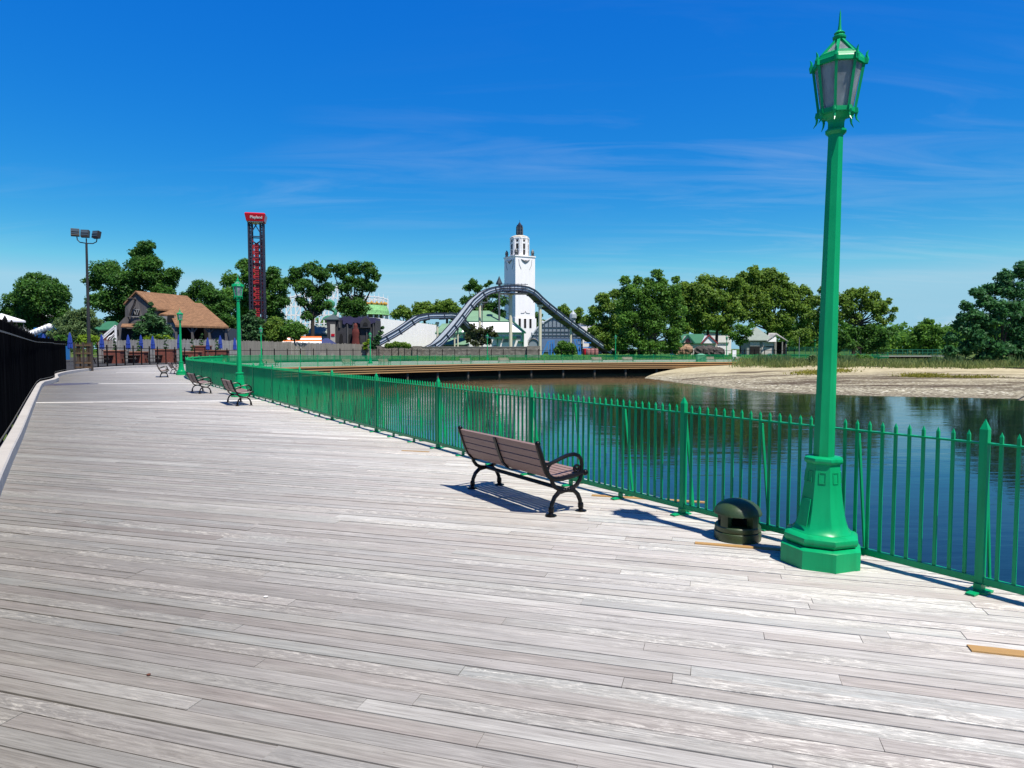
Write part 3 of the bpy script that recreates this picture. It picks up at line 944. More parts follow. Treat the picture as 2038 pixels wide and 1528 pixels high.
# ------------------------------------------------------------------ bench
def make_bench():
    root = thing('park_bench', '', 'bench'); local(root)
    L = 1.66
    I = MT['iron']
    rail = [(-.175, .765), (-.165, .745), (-.135, .66), (-.10, .56), (-.06, .47), (-.02, .415), (.04, .385), (.12, .378), (.22, .388), (.32, .402), (.41, .415), (.445, .42)]
    for i, x in enumerate((0, L)):
        f = MB()
        f.tube([(x, y, z) for y, z in rail], [.020] + [.027] * 9 + [.024, .018], 6)
        f.ball((x, -.17, .772), .03); f.ball((x, .455, .415), .034); f.ball((x, -.055, .475), .028)
        f.ball((x, -.105, .60), .022)
        for y in (.13, .165, .20, .235, .27):
            f.ball((x, y, .252), .027, 6)
        f.tube([(x, .10, .252), (x, .30, .252)], .026, 6)
        # small scroll at the seat front
        sc = [(x, .34 + .038 * math.cos(a), .468 + .038 * math.sin(a)) for a in [PI * k / 6 for k in range(-3, 9)]]
        f.tube(sc, .013, 6); f.ball((x, .34, .468), .018, 6)
        fr = f.build('side_frame', I, root, smooth=True)
        for sg, nm in ((-1, 'rear'), (1, 'front')):
            g = MB()
            c = .20
            arc = [(.02, .252), (.10, .237), (.155, .19), (.188, .12), (.196, .05), (.196, .012)]
            g.tube([(x, c + sg * y, z) for y, z in arc], [.026, .025, .024, .023, .022, .024], 6)
            up = [(.02, .252), (.09, .265), (.145, .295), (.185, .345), (.205, .41)]
            g.tube([(x, c + sg * y * (1.0 if sg > 0 else .98), z) for y, z in up], [.025, .024, .023, .022, .022], 6)
            g.lathe([(.022, .03), (.031, .045), (.031, .085), (.022, .10)], 8, (x, c + sg * .196, 0))
            g.lathe([(.062, 0), (.062, .012), (.03, .022), (.024, .035)], 8, (x, c + sg * .2, 0))
            g.build('leg', I, fr, smooth=True)
        g = MB()
        arm = [(-.112, .585), (-.075, .555), (-.03, .55), (.04, .566), (.13, .598), (.22, .622), (.30, .626), (.36, .605), (.40, .56), (.412, .505), (.405, .45), (.39, .42)]
        g.tube([(x, y, z) for y, z in arm], [.014, .018, .019, .02, .021, .022, .023, .023, .022, .021, .02, .02], 6)
        g.tube([(x, .02, .56), (x, -.025, .53), (x, -.04, .49)], .014, 6)
        g.build('armrest', I, fr, smooth=True)
    S = MT['slat']
    def slats(name, spec):
        m = MB()
        for y, z, tilt, w in spec:
            rot = Matrix.Rotation(tilt, 3, 'X')
            m.box((L / 2, y, z), (L - .03, w, .028), rot=rot)
        return m.build(name, S, root)
    t = math.atan2(.20, -.075)
    def back_pt(zz):
        pts = sorted(rail, key=lambda q: q[1])
        for a, b in zip(rail, rail[1:]):
            if b[1] <= zz <= a[1]:
                u = (zz - b[1]) / (a[1] - b[1] + 1e-9); return b[0] + (a[0] - b[0]) * u
    spec = []
    for zc in (.725, .645, .565, .487):
        y = back_pt(zc); y2 = back_pt(min(zc + .03, .764)); y1 = back_pt(zc - .03)
        spec.append((y + .006, zc, math.atan2(.06, (y2 - y1)), .074))
    spec.append((-.012, .428, math.atan2(.055, -.05), .07))
    slats('backrest', spec)
    slats('seat', [(.075, .398, -.02, .06), (.142, .396, .06, .06), (.209, .402, .09, .06), (.276, .410, .1, .06), (.343, .419, .1, .06), (.408, .428, .1, .055)])
    m = MB(); m.tube([(0, .20, .252), (L, .20, .252)], .024, 8); m.build('stretcher', I, root)
    m = MB()
    pts = [(L / 2, y - .022 if z > .42 else y, z if z > .42 else z - .02) for y, z in rail[1:11]]
    for a, b in zip(pts, pts[1:]): m.bar(a, b, .05, .012, up=(0, .3, 1))
    m.build('back_strap', I, root)
    return root
bench = make_bench()
BG = 'black iron benches with brown slats facing the water'
def bench_at(first, A, B, label):
    d = B - A; o = place(bench, first, A, math.atan2(d.y, d.x), label, BG); return o
A, B = G(940, 972), G(1097, 1027)
bench_at(True, A, A + (B - A).normalized() * 1.66, 'large brown slatted bench with black iron frame, nearest to the green bollard')
A, B = G(453.4, 800.4), G(476.2, 809.2)
bench_at(False, A, B, 'brown slatted bench right in front of the second lamp post, seen from behind')
A, B = G(382.7, 779), G(399.6, 784.2)
bench_at(False, A, B, 'brown slatted bench seen from behind where the railing starts to curve, between two lamp posts')
A = G(319.3, 751); q = (A.xy.normalized())
B3 = Vector((A.x, A.y, 0)) + Vector((q.x, q.y, 0)) * 1.7
bench_at(False, B3, Vector((A.x, A.y, 0)), 'bench seen end on, nearer of the two beside the lamp post at the bend')
A = G(340, 742.5); B = G(349.5, 744.5)
bench_at(False, A, B, 'bench partly hidden behind the lamp post at the bend')
far_b = [(534, 'pale bench beside the lamp post in front of the grey stockade fence'), (691, 'bench across the water facing us below the dark haunted facade'), (761, 'bench across the water just past the lamp post at the smaller hump'),
         (925, 'bench across the water before the stone wall, left of the lamp under the flume'), (1001, 'bench across the water just past the lamp post under the flume'), (1184, 'bench across the water short of the low end of the flume'),
         (1252, 'bench across the water just past the low end of the flume'), (1410, 'bench across the water in front of the dark rock, before the lamp by the pavilion'), (1468, 'bench across the water in front of the grey roofed pavilion')]
fp = offset(FAR_PATH, -2.2)
for px, lab in far_b:
    cand = min((p for p in fp if p.y > 55), key=lambda p: abs(CX + F * p.x / p.y - px))
    i = fp.index(cand); d = (fp[min(i + 1, len(fp) - 1)] - fp[i - 1]).normalized()
    a = dz(cand) + d * .83
    o = copy_tree(bench); o.location = a; o.rotation_euler = (0, 0, math.atan2(-d.y, -d.x)); o['label'] = lab; o['group'] = BG

# ------------------------------------------------------------------ bollard speaker
p0 = G(1467.5, 1071)
bol = thing('garden_speaker', 'low dark green domed housing with square openings beside the tall lamp post', 'bollard', p0, math.atan2(-p0.y, -p0.x) + R(8))
local(bol)
K = MT['bollard']
mb = MB(); mb.lathe([(.205, 0), (.208, .01), (.208, .075), (.202, .08)], 32); mb.build('base_ring', K, bol, smooth=True)
mb = MB()
mb.lathe([(.200, .084), (.204, .09), (.204, .125), (.196, .135), (.10, .137)], 32)
for k in range(4):
    a = k * PI / 2 + PI / 4
    w = .40
    mb.lathe([(.196, .13), (.196, .232), (.120, .232), (.120, .13), (.196, .13)], 5, a0=a - w / 2, a1=a + w / 2)
    for e in (a - w / 2, a + w / 2):
        u = Vector((math.cos(e), math.sin(e), 0))
        mb.face([u * .12 + Vector((0, 0, .13)), u * .196 + Vector((0, 0, .13)), u * .196 + Vector((0, 0, .232)), u * .12 + Vector((0, 0, .232))])
mb.build('body', K, bol, smooth=True)
mb = MB(); mb.lathe([(.03, .136), (.11, .15), (.03, .19), (.03, .23)], 16, caps=False); mb.build('deflector', MT['black'], bol, smooth=True)
mb = MB()
dome = [(.190, .233), (.212, .236), (.213, .246)] + [(.207 * math.cos(t), .246 + .125 * math.sin(t)) for t in [PI / 2 * i / 10 for i in range(1, 10)]] + [(.001, .372)]
mb.lathe([(.001, .2325)] + dome, 32, caps=False); mb.build('dome_lid', K, bol, smooth=True)

# a scrap of litter on the boards
def litter(px, py, label, m, s):
    mb = MB(); p = G(px, py); r = random.Random(px)
    pts = [Vector((math.cos(a) * r.uniform(.6, 1), math.sin(a) * r.uniform(.5, .9), 0)) * s for a in [2 * PI * i / 6 for i in range(6)]]
    mb.prism([q + Vector((0, 0, .004 + abs(q.x) * .25)) for q in pts], (0, 0, 0), (0, 0, .003))
    o = mb.build('paper_scrap' if 'paper' in label else 'dead_leaf', m)
    o.location = p
    tag(o, label, 'litter' if 'paper' in label else 'leaf')
litter(529, 1189, 'small crumpled white paper scrap lying alone on the open boards', MT['pale_board'], .02)
litter(296, 1345, 'curled reddish brown dead leaf on the near boards', basic('dead leaf', srgb(105, 62, 45), .8), .016)

# ------------------------------------------------------------------ black screened fence at the left
fx = [p for p in offset(CURB, -.24) if p.y > 1.0 and p.y < 49.3]
fposts = resample(fx, 2.45)
sf = thing('screened_fence', 'tall fence covered in black windscreen cloth along the pale kerb of the deck', 'fence', fposts[2])
hem = MB()
fh = 2.24
rr = random.Random(9)
for i, (a, b) in enumerate(zip(fposts, fposts[1:])):
    a, b = dz(a), dz(b); d = (b - a).normalized(); n = Vector((-d.y, d.x, 0))
    mb = MB(); mb.bar(a + Vector((0, 0, -.3)), a + Vector((0, 0, fh + .08)), .06, .06)
    mb.lathe([(.05, fh + .08), (.045, fh + .10), (.001, fh + .17)], 4, (a.x, a.y, 0), ph=PI / 4 + math.atan2(d.y, d.x)); mb.build('post', MT['black'], sf)
    mb = MB(); m = 20
    lo, hi = [], []
    for k in range(m + 1):
        q = a.lerp(b, k / m) - n * (.035 + .016 * math.sin(k * 2.1 + i) + rr.uniform(-.006, .006))
        lo.append(q + Vector((0, 0, .19 + rr.uniform(-.01, .03)))); hi.append(q + Vector((0, 0, fh + .0 + (.03 if k % 2 else -.01))))
    for k in range(m):
        mb.add([lo[k], lo[k + 1], hi[k + 1], hi[k], lo[k] + n * .012, lo[k + 1] + n * .012, hi[k + 1] + n * .012, hi[k] + n * .012], [(0, 1, 2, 3), (7, 6, 5, 4), (3, 2, 6, 7), (0, 4, 5, 1)])
    mb.build('screen_panel', MT['screen'], sf)
    for z in (fh - .2, .30):
        hem.bar(a - n * .066 + Vector((0, 0, z)), b - n * .066 + Vector((0, 0, z)), .008, .03)
hem.build('tension_wire', MT['screen_hem'], sf)
# ------------------------------------------------------------------ background materials
WHITE = basic('white painted render', (1.08, 1.06, 1.06, 1), .75, var=.06, scale=1.1, streak=(1, 1, .18))
CREAM = basic('cream painted steel', srgb(232, 226, 200), .5, var=.06, scale=.7)
GROOF = basic('faded green roof', srgb(120, 160, 128), .8, var=.14, scale=.8, streak=(.4, 1, 1))
GROOF2 = basic('green metal roof', srgb(52, 118, 84), .6, var=.15, scale=1)
GTRIM = basic('dark green trim', srgb(22, 110, 84), .6, var=.1)
GREYROOF = basic('grey green shingle', srgb(148, 160, 150), .85, var=.15, scale=1.5)
BROWNROOF = brick_wall('brown shingle roof', srgb(148, 110, 78), srgb(126, 92, 62), srgb(90, 64, 46), 1.6, (0, 0, 0))
BARN = basic('weathered grey boards', srgb(104, 100, 100), .9, var=.4, scale=1.2, streak=(5, 5, .2))
BARN_L = basic('pale weathered boards', srgb(150, 150, 150), .9, var=.35, scale=1.2, streak=(5, 5, .2))
PALING = basic('grey stockade boards', srgb(142, 138, 128), .9, var=.35, scale=1.1, streak=(6, 6, .3))
GATEWOOD = basic('brown gate boards', srgb(104, 80, 56), .9, var=.4, scale=1.5, streak=(5, 5, .4))
DARKIN = basic('dark opening', (.006, .006, .007), .9, var=.2)
NAVY = basic('navy steel', srgb(32, 36, 58), .5, var=.2)
RED = basic('red steel', srgb(176, 40, 48), .45, var=.15)
PINK = basic('pale pink steel', srgb(196, 96, 100), .5, var=.15)  # pink, paler than the mast red
SIGNRED = basic('glossy red sign', srgb(206, 16, 44), .3, var=.05)
SIGNWHITE = basic('white lettering', srgb(245, 240, 240), .5, var=.02)
TROUGH = basic('grey blue fibreglass trough', srgb(206, 218, 232), .45, var=.10, scale=.8)
TRACK = basic('dark slate track rail', srgb(46, 52, 68), .5, var=.2)
UNDER = basic('stained trough underside', srgb(74, 82, 76), .7, var=.25)
STONE = brick_wall('grey stone wall', srgb(150, 142, 132), srgb(112, 105, 98), srgb(80, 75, 70), 1.3)
ROCKD = basic('dark sculpted rock', srgb(84, 78, 74), .95, var=.5, scale=.9, bump=.8)
ROCKT = basic('tan sculpted rock', srgb(168, 136, 108), .95, var=.4, scale=.9, bump=.8)
BRICK = brick_wall('terracotta planter brick', srgb(128, 66, 52), srgb(104, 52, 42), srgb(84, 54, 46), 2.4)
UMB = basic('blue umbrella canvas', (.01, .05, .34, 1), .7, var=.12, scale=3)
TEAK = basic('dark stained picnic table', srgb(66, 58, 54), .8, var=.3, scale=2)
ORANGE = basic('orange awning', srgb(236, 118, 36), .7, var=.1)
HAUNT = basic('black stone facade', srgb(62, 62, 66), .95, var=.5, scale=1.1, bump=.5)
PURPLE = basic('purple tattered trim', srgb(58, 54, 92), .8, var=.25, scale=1.5)
RUST = basic('rust red drape', srgb(104, 40, 32), .8, var=.3, scale=1.6)
COPPER = brick_wall('pale green tile dome', srgb(140, 196, 132), srgb(118, 180, 118), srgb(96, 140, 96), 1.2, (0, 0, R(45)))
YELLOW = basic('ochre ornament', srgb(206, 160, 60), .6, var=.15)
BLUE = basic('bright blue frame', srgb(60, 140, 220), .5, var=.15)
GLASSW = basic('grey glazed wall', srgb(150, 162, 174), .25, var=.12, scale=.7, spec=.6)
GREYM = basic('grey steel', srgb(96, 100, 104), .5, var=.15)
BARK = basic('bark', (.045, .036, .028), .95, var=.4, scale=2, streak=(3, 3, .5))
BARKP = basic('pale bark', (.11, .095, .075), .95, var=.4, scale=2, streak=(3, 3, .5))
MAROON = basic('maroon trim', srgb(146, 46, 58), .6)
LAMPG = basic('floodlight glass', srgb(74, 88, 98), .2, var=.2)

def pbox(mb, px0, py0, px1, py1, Y, depth, zmin=None):
    """axis-aligned block whose near face spans the pixel rectangle at depth Y"""
    a, b = P(px0, py0, Y), P(px1, py1, Y)
    zl = b.z if zmin is None else zmin
    mb.box(((a.x + b.x) / 2, Y + depth / 2, (a.z + zl) / 2), (abs(b.x - a.x), depth, a.z - zl))

def one(name, label, cat, group=None):
    pass

# ------------------------------------------------------------------ white clock-less tower
Y = 172.0
m = M(Y)
c = P(1034, 693, Y)
TH = R(29.5)
rz = TH          # right-hand face turned towards us
tw = thing('tower', 'tall white square tower with a dark lantern top, behind the flume', 'tower', (c.x, c.y, 0), rz)
local(tw)
W = 44.4 * m
zt = P(1034, 513.5, Y).z
zb2 = P(1034, 634, Y).z
mb = MB(); mb.box((0, 0, zt / 2 - .5), (W, W, zt + 1)); mb.build('shaft', WHITE, tw)
mb = MB(); mb.box((0, 0, zb2 / 2 - .5), (W + .5, W + .5, zb2 + 1)); mb.build('base', WHITE, tw)
mb = MB(); mb.box((0, 0, zt + .14), (W + .3, W + .3, .28)); mb.build('cornice', WHITE, tw)
zu = P(1034, 474, Y).z
mb = MB(); w2 = 33 * m / 2
mb.lathe([(w2 * 1.13, zt + .28), (w2 * 1.13, zu - .3)], 8, ph=PI / 8)
mb.lathe([(w2 * 1.19, zu - .3), (w2 * 1.19, zu), (w2 * 1.05, zu + .1)], 8, ph=PI / 8)
for a in range(8):
    for s_ in (-1, 1):
        an = a * PI / 4
        u = Vector((math.cos(an), math.sin(an), 0)); t = Vector((-u.y, u.x, 0))
        mb.box(u * w2 * 1.045 + t * s_ * w2 * .30 + Vector((0, 0, (zt + zu) / 2)), (.22, .3, zu - zt - .8), an)
up = mb.build('upper_stage', WHITE, tw)
for a in range(8):
    an = a * PI / 4
    u = Vector((math.cos(an), math.sin(an), 0))
    h = zu - zt
    for f0, f1, wd in ((.78, .88, .5), (.42, .68, .55), (.12, .38, .55)):
        mb = MB(); mb.box(u * (w2 * 1.045 + .01) + Vector((0, 0, zt + h * (f0 + f1) / 2)), (.08, wd, h * (f1 - f0)), an)
        mb.build('window', DARKIN, up)
mb = MB(); zd = P(1034, 469, Y).z
mb.lathe([(w2 * 1.12, zu + .1), (w2 * 1.0, zu + .35), (w2 * .7, zd - .05), (w2 * .5, zd)], 12); mb.build('dome', basic('stained stone dome', srgb(214, 208, 192), .8, var=.2), tw)
mb = MB(); zl = P(1034, 447, Y).z; zf = P(1034, 437.5, Y).z; r = 6.4 * m
mb.lathe([(r, zd), (r, zd + .4), (r * .92, zd + .4), (r * .88, zl - .6), (r * .98, zl - .5), (r * .85, zl - .1), (r * .6, zl), (r * .05, zf - .5), (.03, zf)], 8, ph=PI / 8)
ln = mb.build('lantern', basic('dark bronze lantern', srgb(30, 40, 56), .4, var=.3), tw)
mb = MB()
for a in range(8):
    an = PI / 8 + a * PI / 4; u = Vector((math.cos(an), math.sin(an), 0))
    mb.bar(u * r * 1.0 + Vector((0, 0, zd + .3)), u * r * .95 + Vector((0, 0, zl - .5)), .14)
for k in (.3, .62): mb.lathe([(r * .97, zd + (zl - zd) * k), (r * .99, zd + (zl - zd) * k + .12)], 8, ph=PI / 8, caps=False)
mb.build('lantern_bars', GREYM, ln)
for sx in (-1, 1):
    for sy in (-1, 1):
        mb = MB(); q = W / 2 - .45; hz = 14 * m
        mb.lathe([(.42, 0), (.42, .3), (.3, .35), (.46, .8), (.36, hz * .6), (.44, hz * .65), (.2, hz * .85), (.04, hz)], 8, (sx * q, sy * q, zt + .28)); mb.build('urn', GREYM, tw)
for k in (-1, 0, 1):     # three tall slot windows on the two faces in view
    for face in (0, 1):
        mb = MB(); z0, z1 = P(1034, 653, Y).z, P(1034, 635, Y).z
        off = (W + .5) / 2 + .01
        pos = (k * 1.55 - .2, -off, (z0 + z1) / 2) if face == 0 else (-off, k * 1.4, (z0 + z1) / 2)
        mb.box(pos, (.62, .1, z1 - z0) if face == 0 else (.1, .62, z1 - z0)); mb.build('window', DARKIN, tw)
mb = MB()                # relief near the top of the shaft: wing-like swags
z0 = P(1034, 522, Y).z
for face in (0, 1):
    f = (lambda u, z, o=.06: Vector((u, -W / 2 - o, z))) if face == 0 else (lambda u, z, o=.06: Vector((-W / 2 - o, -u, z)))
    for sg in (-1, 1):
        mb.tube([f(sg * .15, z0 - .1), f(sg * .7, z0 + .15), f(sg * 1.25, z0 + .42)], [.3, .24, .05], 6)
        mb.tube([f(sg * 1.9, z0 + .4), f(sg * 1.75, z0 - .9), f(sg * 1.2, z0 - 2.0)], .05, 5)
    mb.tube([f(0, z0 - .55), f(0, z0 + .25)], [.1, .34], 6)
    z5 = P(1034, 624, Y).z
    mb.tube([f(-1.3, z5), f(-.3, z5 + .05), f(0, z5 + .5), f(.3, z5 + .05), f(1.3, z5)], .06, 5)
mb.build('relief', basic('grey relief', srgb(160, 158, 160), .8), tw)

# ------------------------------------------------------------------ log flume: two humps
fl = thing('log_flume', 'grey log flume with a high hump before the white tower and a smaller one', 'ride', P(1016, 705, 117))
def sweep_trough(pts, wid, hgt, name):
    c = catmull(pts, 1.2)
    ch, rl, un = MB(), MB(), MB()
    prev = None
    for i, p in enumerate(c):
        t = (c[min(i + 1, len(c) - 1)] - c[max(i - 1, 0)]).normalized()
        hd = Vector((t.x, t.y, 0)).normalized(); s_ = Vector((hd.y, -hd.x, 0)); n = s_.cross(t).normalized()
        if n.z < 0: n = -n
        k = dict(p=p, s=s_, n=n, t=t)
        if prev:
            a, b = prev, k
            for sg in (-1, 1):
                q = lambda d, sg, w, h: d['p'] + d['s'] * sg * w + d['n'] * h
                # side wall of the trough
                vs = [q(a, sg, wid / 2, 0), q(b, sg, wid / 2, 0), q(b, sg, wid / 2, hgt), q(a, sg, wid / 2, hgt), q(a, sg, wid / 2 - .1, 0), q(b, sg, wid / 2 - .1, 0), q(b, sg, wid / 2 - .1, hgt), q(a, sg, wid / 2 - .1, hgt)]
                ch.add(vs, [(0, 1, 2, 3), (7, 6, 5, 4), (3, 2, 6, 7)])
                for h0, th in ((hgt + .04, .2), (hgt * .45, .1), (-.02, .22)):
                    rl.bar(q(a, sg, wid / 2 + .05, h0), q(b, sg, wid / 2 + .05, h0), .12, th, up=a['n'])
            un.add([a['p'] - a['s'] * wid / 2, a['p'] + a['s'] * wid / 2, b['p'] + b['s'] * wid / 2, b['p'] - b['s'] * wid / 2,
                    a['p'] - a['s'] * wid / 2 - a['n'] * .12, a['p'] + a['s'] * wid / 2 - a['n'] * .12, b['p'] + b['s'] * wid / 2 - b['n'] * .12, b['p'] - b['s'] * wid / 2 - b['n'] * .12],
                   [(0, 1, 2, 3), (7, 6, 5, 4)])
            if i % 2 == 0:
                st = MB()
                for sg in (-1, 1):
                    st.bar(p + s_ * sg * (wid / 2 + .1) - n * .25, p + s_ * sg * (wid / 2 + .1) + n * (hgt + .1), .12)
                st.bar(p - s_ * (wid / 2 + .2) - n * .2, p + s_ * (wid / 2 + .2) - n * .2, .14)
                st.build('cross_brace', TRACK, fl)
        prev = k
    ch.build('trough_wall', TROUGH, fl); rl.build('track_rail', TRACK, fl); un.build('trough_floor', UNDER, fl)
def path(spec): return [P(a, b, Y) for a, b, Y in spec]
big = path([(820, 711, 114.5), (842, 705, 115.3), (866, 694, 116.3), (888, 673, 118), (914, 643, 120), (945, 604, 122), (962, 590, 123), (985, 581, 124), (1012, 578.5, 125), (1036, 579, 126), (1056, 586, 127.5), (1080, 608, 130), (1130, 647, 136), (1185, 687, 143), (1240, 726, 150)])
sweep_trough(big, 1.5, .86, 'big')
small = path([(706, 709, 113.5), (728, 700, 114.5), (758, 684, 116), (795, 663, 118), (832, 638, 120), (850, 634, 121), (880, 633, 123), (905, 634, 125.5), (925, 652, 129), (950, 676, 133)])
sweep_trough(small, 1.4, .82, 'small')
for px, y0, yb, Yc, wpx in ((954.7, 598, 706, 122.4, 5.2), (1016, 583, 706, 125.2, 7.4), (1074.8, 606, 706, 129.4, 6.6), (1136, 647, 712, 136.8, 4.2), (1189, 685, 712, 143.5, 3.4), (911, 644, 706, 119.8, 3.2), (904.5, 650, 706, 119.2, 3.2), (870.5, 640, 706, 122.4, 4.0)):
    mb = MB(); a = P(px, y0, Yc); b = P(px, yb, Yc); rr_ = wpx / 2 * M(Yc)
    mb.tube([(a.x, a.y, -.3), (a.x, a.y, a.z - .25)], rr_, 14)
    mb.box((a.x, a.y, a.z - .22), (rr_ * 3.4, rr_ * 2.4, .35))
    mb.build('column', CREAM, fl, smooth=True)
mb = MB()
for q in (((959.5, 706), (959.5, 604)), ((959.5, 601.5), (970.5, 601.5)), ((970.5, 601.5), (970.5, 592))):
    mb.bar(P(*q[0], 121), P(*q[1], 121), .18)
mb.bar(P(1002, 585, 124.5), P(1013, 608, 124.5), .12)
mb.build('water_pipe', GREYM, fl)
mb = MB()     # walkway and railing at the crest
for Yk in (123.4, 126.6):
    for px in range(996, 1052, 7):
        mb.bar(P(px, 581.5, Yk), P(px, 564, Yk), .09)
    for py in (565, 573, 582.5): mb.bar(P(994, py, Yk), P(1051, py + .8, Yk), .1)
a, b = P(994, 583, 123.4), P(1050, 583, 123.4)
mb.box(((a.x + b.x) / 2, 125, a.z), (b.x - a.x, 3.4, .12))
mb.build('crest_walkway', TRACK, fl)

# dark conical spire behind the crest
p = P(993.5, 550, 150)
sp = thing('spire', 'dark pointed cone just left of the flume crest', 'spire', (p.x, p.y, 0))
mb = MB(); z0, z1 = P(993, 549, 150).z, P(993, 566, 150).z
mb.lathe([(.75, z1), (.7, z1 + .3), (.42, z1 + .9), (.02, z0)], 10, (p.x, p.y, 0)); mb.build('cone', basic('dark slate cone', srgb(30, 48, 58), .6, var=.2), sp)
mb = MB(); mb.tube([(p.x, p.y, 0), (p.x, p.y, z1 + .05)], .22, 8); mb.build('mast', GREYM, sp)

# ------------------------------------------------------------------ drop tower with its red sign
Yd = 150.0; md = M(Yd)
c = P(515, 693, Yd); rzd = R(14)
dt = thing('drop_tower', 'tall navy and red lattice drop tower with a red sign box on top', 'ride', (c.x, c.y, 0), rzd)
local(dt)
hw = 13.4 * md; ht = P(515, 444, Yd).z; dp = 1.3
mb = MB()
for sx in (-1, 1):
    for oy in (-dp, dp * .6):
        for ox in (0, .62):
            mb.bar((sx * (hw - ox), oy, 0), (sx * (hw - ox), oy, ht), .34 if ox == 0 else .22)
        z = .5; k = 0
        while z < ht - 1:
            mb.bar((sx * hw, oy, z), (sx * (hw - .62), oy, z + .8), .14); mb.bar((sx * (hw - .62), oy, z + .8), (sx * hw, oy, z + 1.6), .14); z += 1.6
    z = .5
    while z < ht - 2:
        mb.bar((sx * hw, -dp, z), (sx * hw, dp * .6, z + 2), .16); mb.bar((sx * hw, dp * .6, z), (sx * hw, -dp, z), .16); z += 2
mb.build('outer_truss', NAVY, dt)
mb = MB(); hr = ht - 3.4
for ox in (-.95, .95):
    mb.bar((ox, -.55, 0), (ox, -.55, hr), .3); mb.bar((ox, .5, 0), (ox, .5, hr), .3)
z = .5
while z < hr - 1:
    mb.bar((-.95, -.55, z), (.95, -.55, z + 1.3), .24); mb.bar((.95, -.55, z), (-.95, -.55, z + 1.3), .24); mb.bar((-.95, -.55, z), (.95, -.55, z), .26); z += 1.3
mb.build('red_mast', RED, dt)
mb = MB(); mb.tube([(0, 0, 0), (0, 0, hr - 1)], .45, 10); mb.build('guide_column', PINK, dt, smooth=True)
mb = MB(); z = 3
while z < ht - 1:
    mb.bar((-hw, -dp, z), (hw, -dp, z), .2); mb.bar((-hw, dp * .6, z), (hw, dp * .6, z), .2); z += 4.6
for sg in (-1, 1): mb.bar((sg * hw, -dp, ht - 3.2), (-sg * .2, -dp, ht - .4), .2)
mb.build('cross_frame', NAVY, dt)
s0, s1 = ht + .15, P(515, 426.5, Yd).z
w0, w1 = 16.6 * md, 19.2 * md
mb = MB()
vs = [(-w0, -2.0, s0), (w0, -2.0, s0), (w0, 1.4, s0), (-w0, 1.4, s0), (-w1, -2.35, s1 - .25), (w1, -2.35, s1 - .25), (w1, 1.8, s1 - .25), (-w1, 1.8, s1 - .25), (-w1 + .2, -2.1, s1), (w1 - .2, -2.1, s1), (w1 - .2, 1.6, s1), (-w1 + .2, 1.6, s1)]
mb.add(vs, [(3, 2, 1, 0)] + [(i, (i + 1) % 4, (i + 1) % 4 + 4, i + 4) for i in range(4)] + [(i + 4, (i + 1) % 4 + 4, (i + 1) % 4 + 8, i + 8) for i in range(4)] + [(8, 9, 10, 11)])
sg_ = mb.build('sign_box', SIGNRED, dt)
cu = bpy.data.curves.new('lettering', 'FONT'); cu.body = 'Playland'; cu.size = .78; cu.extrude = .03; cu.offset = .02; cu.align_x = 'CENTER'; cu.align_y = 'CENTER'
cu.materials.append(SIGNWHITE)
tmp = bpy.data.objects.new('lettering_curve', cu); COL.objects.link(tmp); bpy.context.view_layer.update()
lm = bpy.data.meshes.new_from_object(tmp); bpy.data.objects.remove(tmp)
to = bpy.data.objects.new('lettering', lm); COL.objects.link(to); to.parent = sg_
to.location = (.22, -2.2, (s0 + s1) / 2 - .12); to.rotation_euler = (R(90) + math.atan2(.35, s1 - .25 - s0), 0, 0)
mb = MB(); mb.box((0, -.3, ht + .02), (2 * hw, 3, .16)); mb.build('cap_plate', SIGNWHITE, dt)

# ------------------------------------------------------------------ wooden coaster trestle behind the trees
co_ = thing('wooden_coaster', 'white timber roller coaster trestle showing between and above the trees', 'ride', P(640, 700, 190))
def trestle(x0, x1, tops, Yc, name, mat=WHITE, dep=4.0, bay=9.0, step=2.4):
    mb = MB(); n = int((x1 - x0) / bay)
    pr = None
    for i in range(n + 1):
        px = x0 + (x1 - x0) * i / n
        ty = np.interp(px, [t[0] for t in tops], [t[1] for t in tops])
        for oy in (0, dep):
            t = P(px, ty, Yc + oy); b = Vector((t.x, t.y, 0))
            mb.bar(b, t, .28)
            if pr:
                pt = pr[0 if oy == 0 else 1]
                mb.bar(pt, t, .4, .3)
                z = 1.5
                k = 0
                while z < min(pt.z, t.z):
                    mb.bar((pt.x, pt.y, z), (t.x, t.y, z), .2)
                    if k % 2 == i % 2: mb.bar((pt.x, pt.y, z), (t.x, t.y, min(z + step, t.z)), .16)
                    z += step; k += 1
        cur = [P(px, ty, Yc), P(px, ty, Yc + dep)]
        mb.bar(cur[0], cur[1], .2)
        for oy in (0, dep):
            q = P(px, ty, Yc + oy); mb.bar(q, q + Vector((0, 0, 1.1)), .1)
        pr = cur
    mb.build(name, mat, co_)
trestle(560, 672, [(560, 596), (590, 588), (620, 580), (650, 573), (672, 570)], 190, 'trestle')
trestle(700, 772, [(700, 588), (745, 590), (768, 593), (772, 596)], 196, 'trestle')

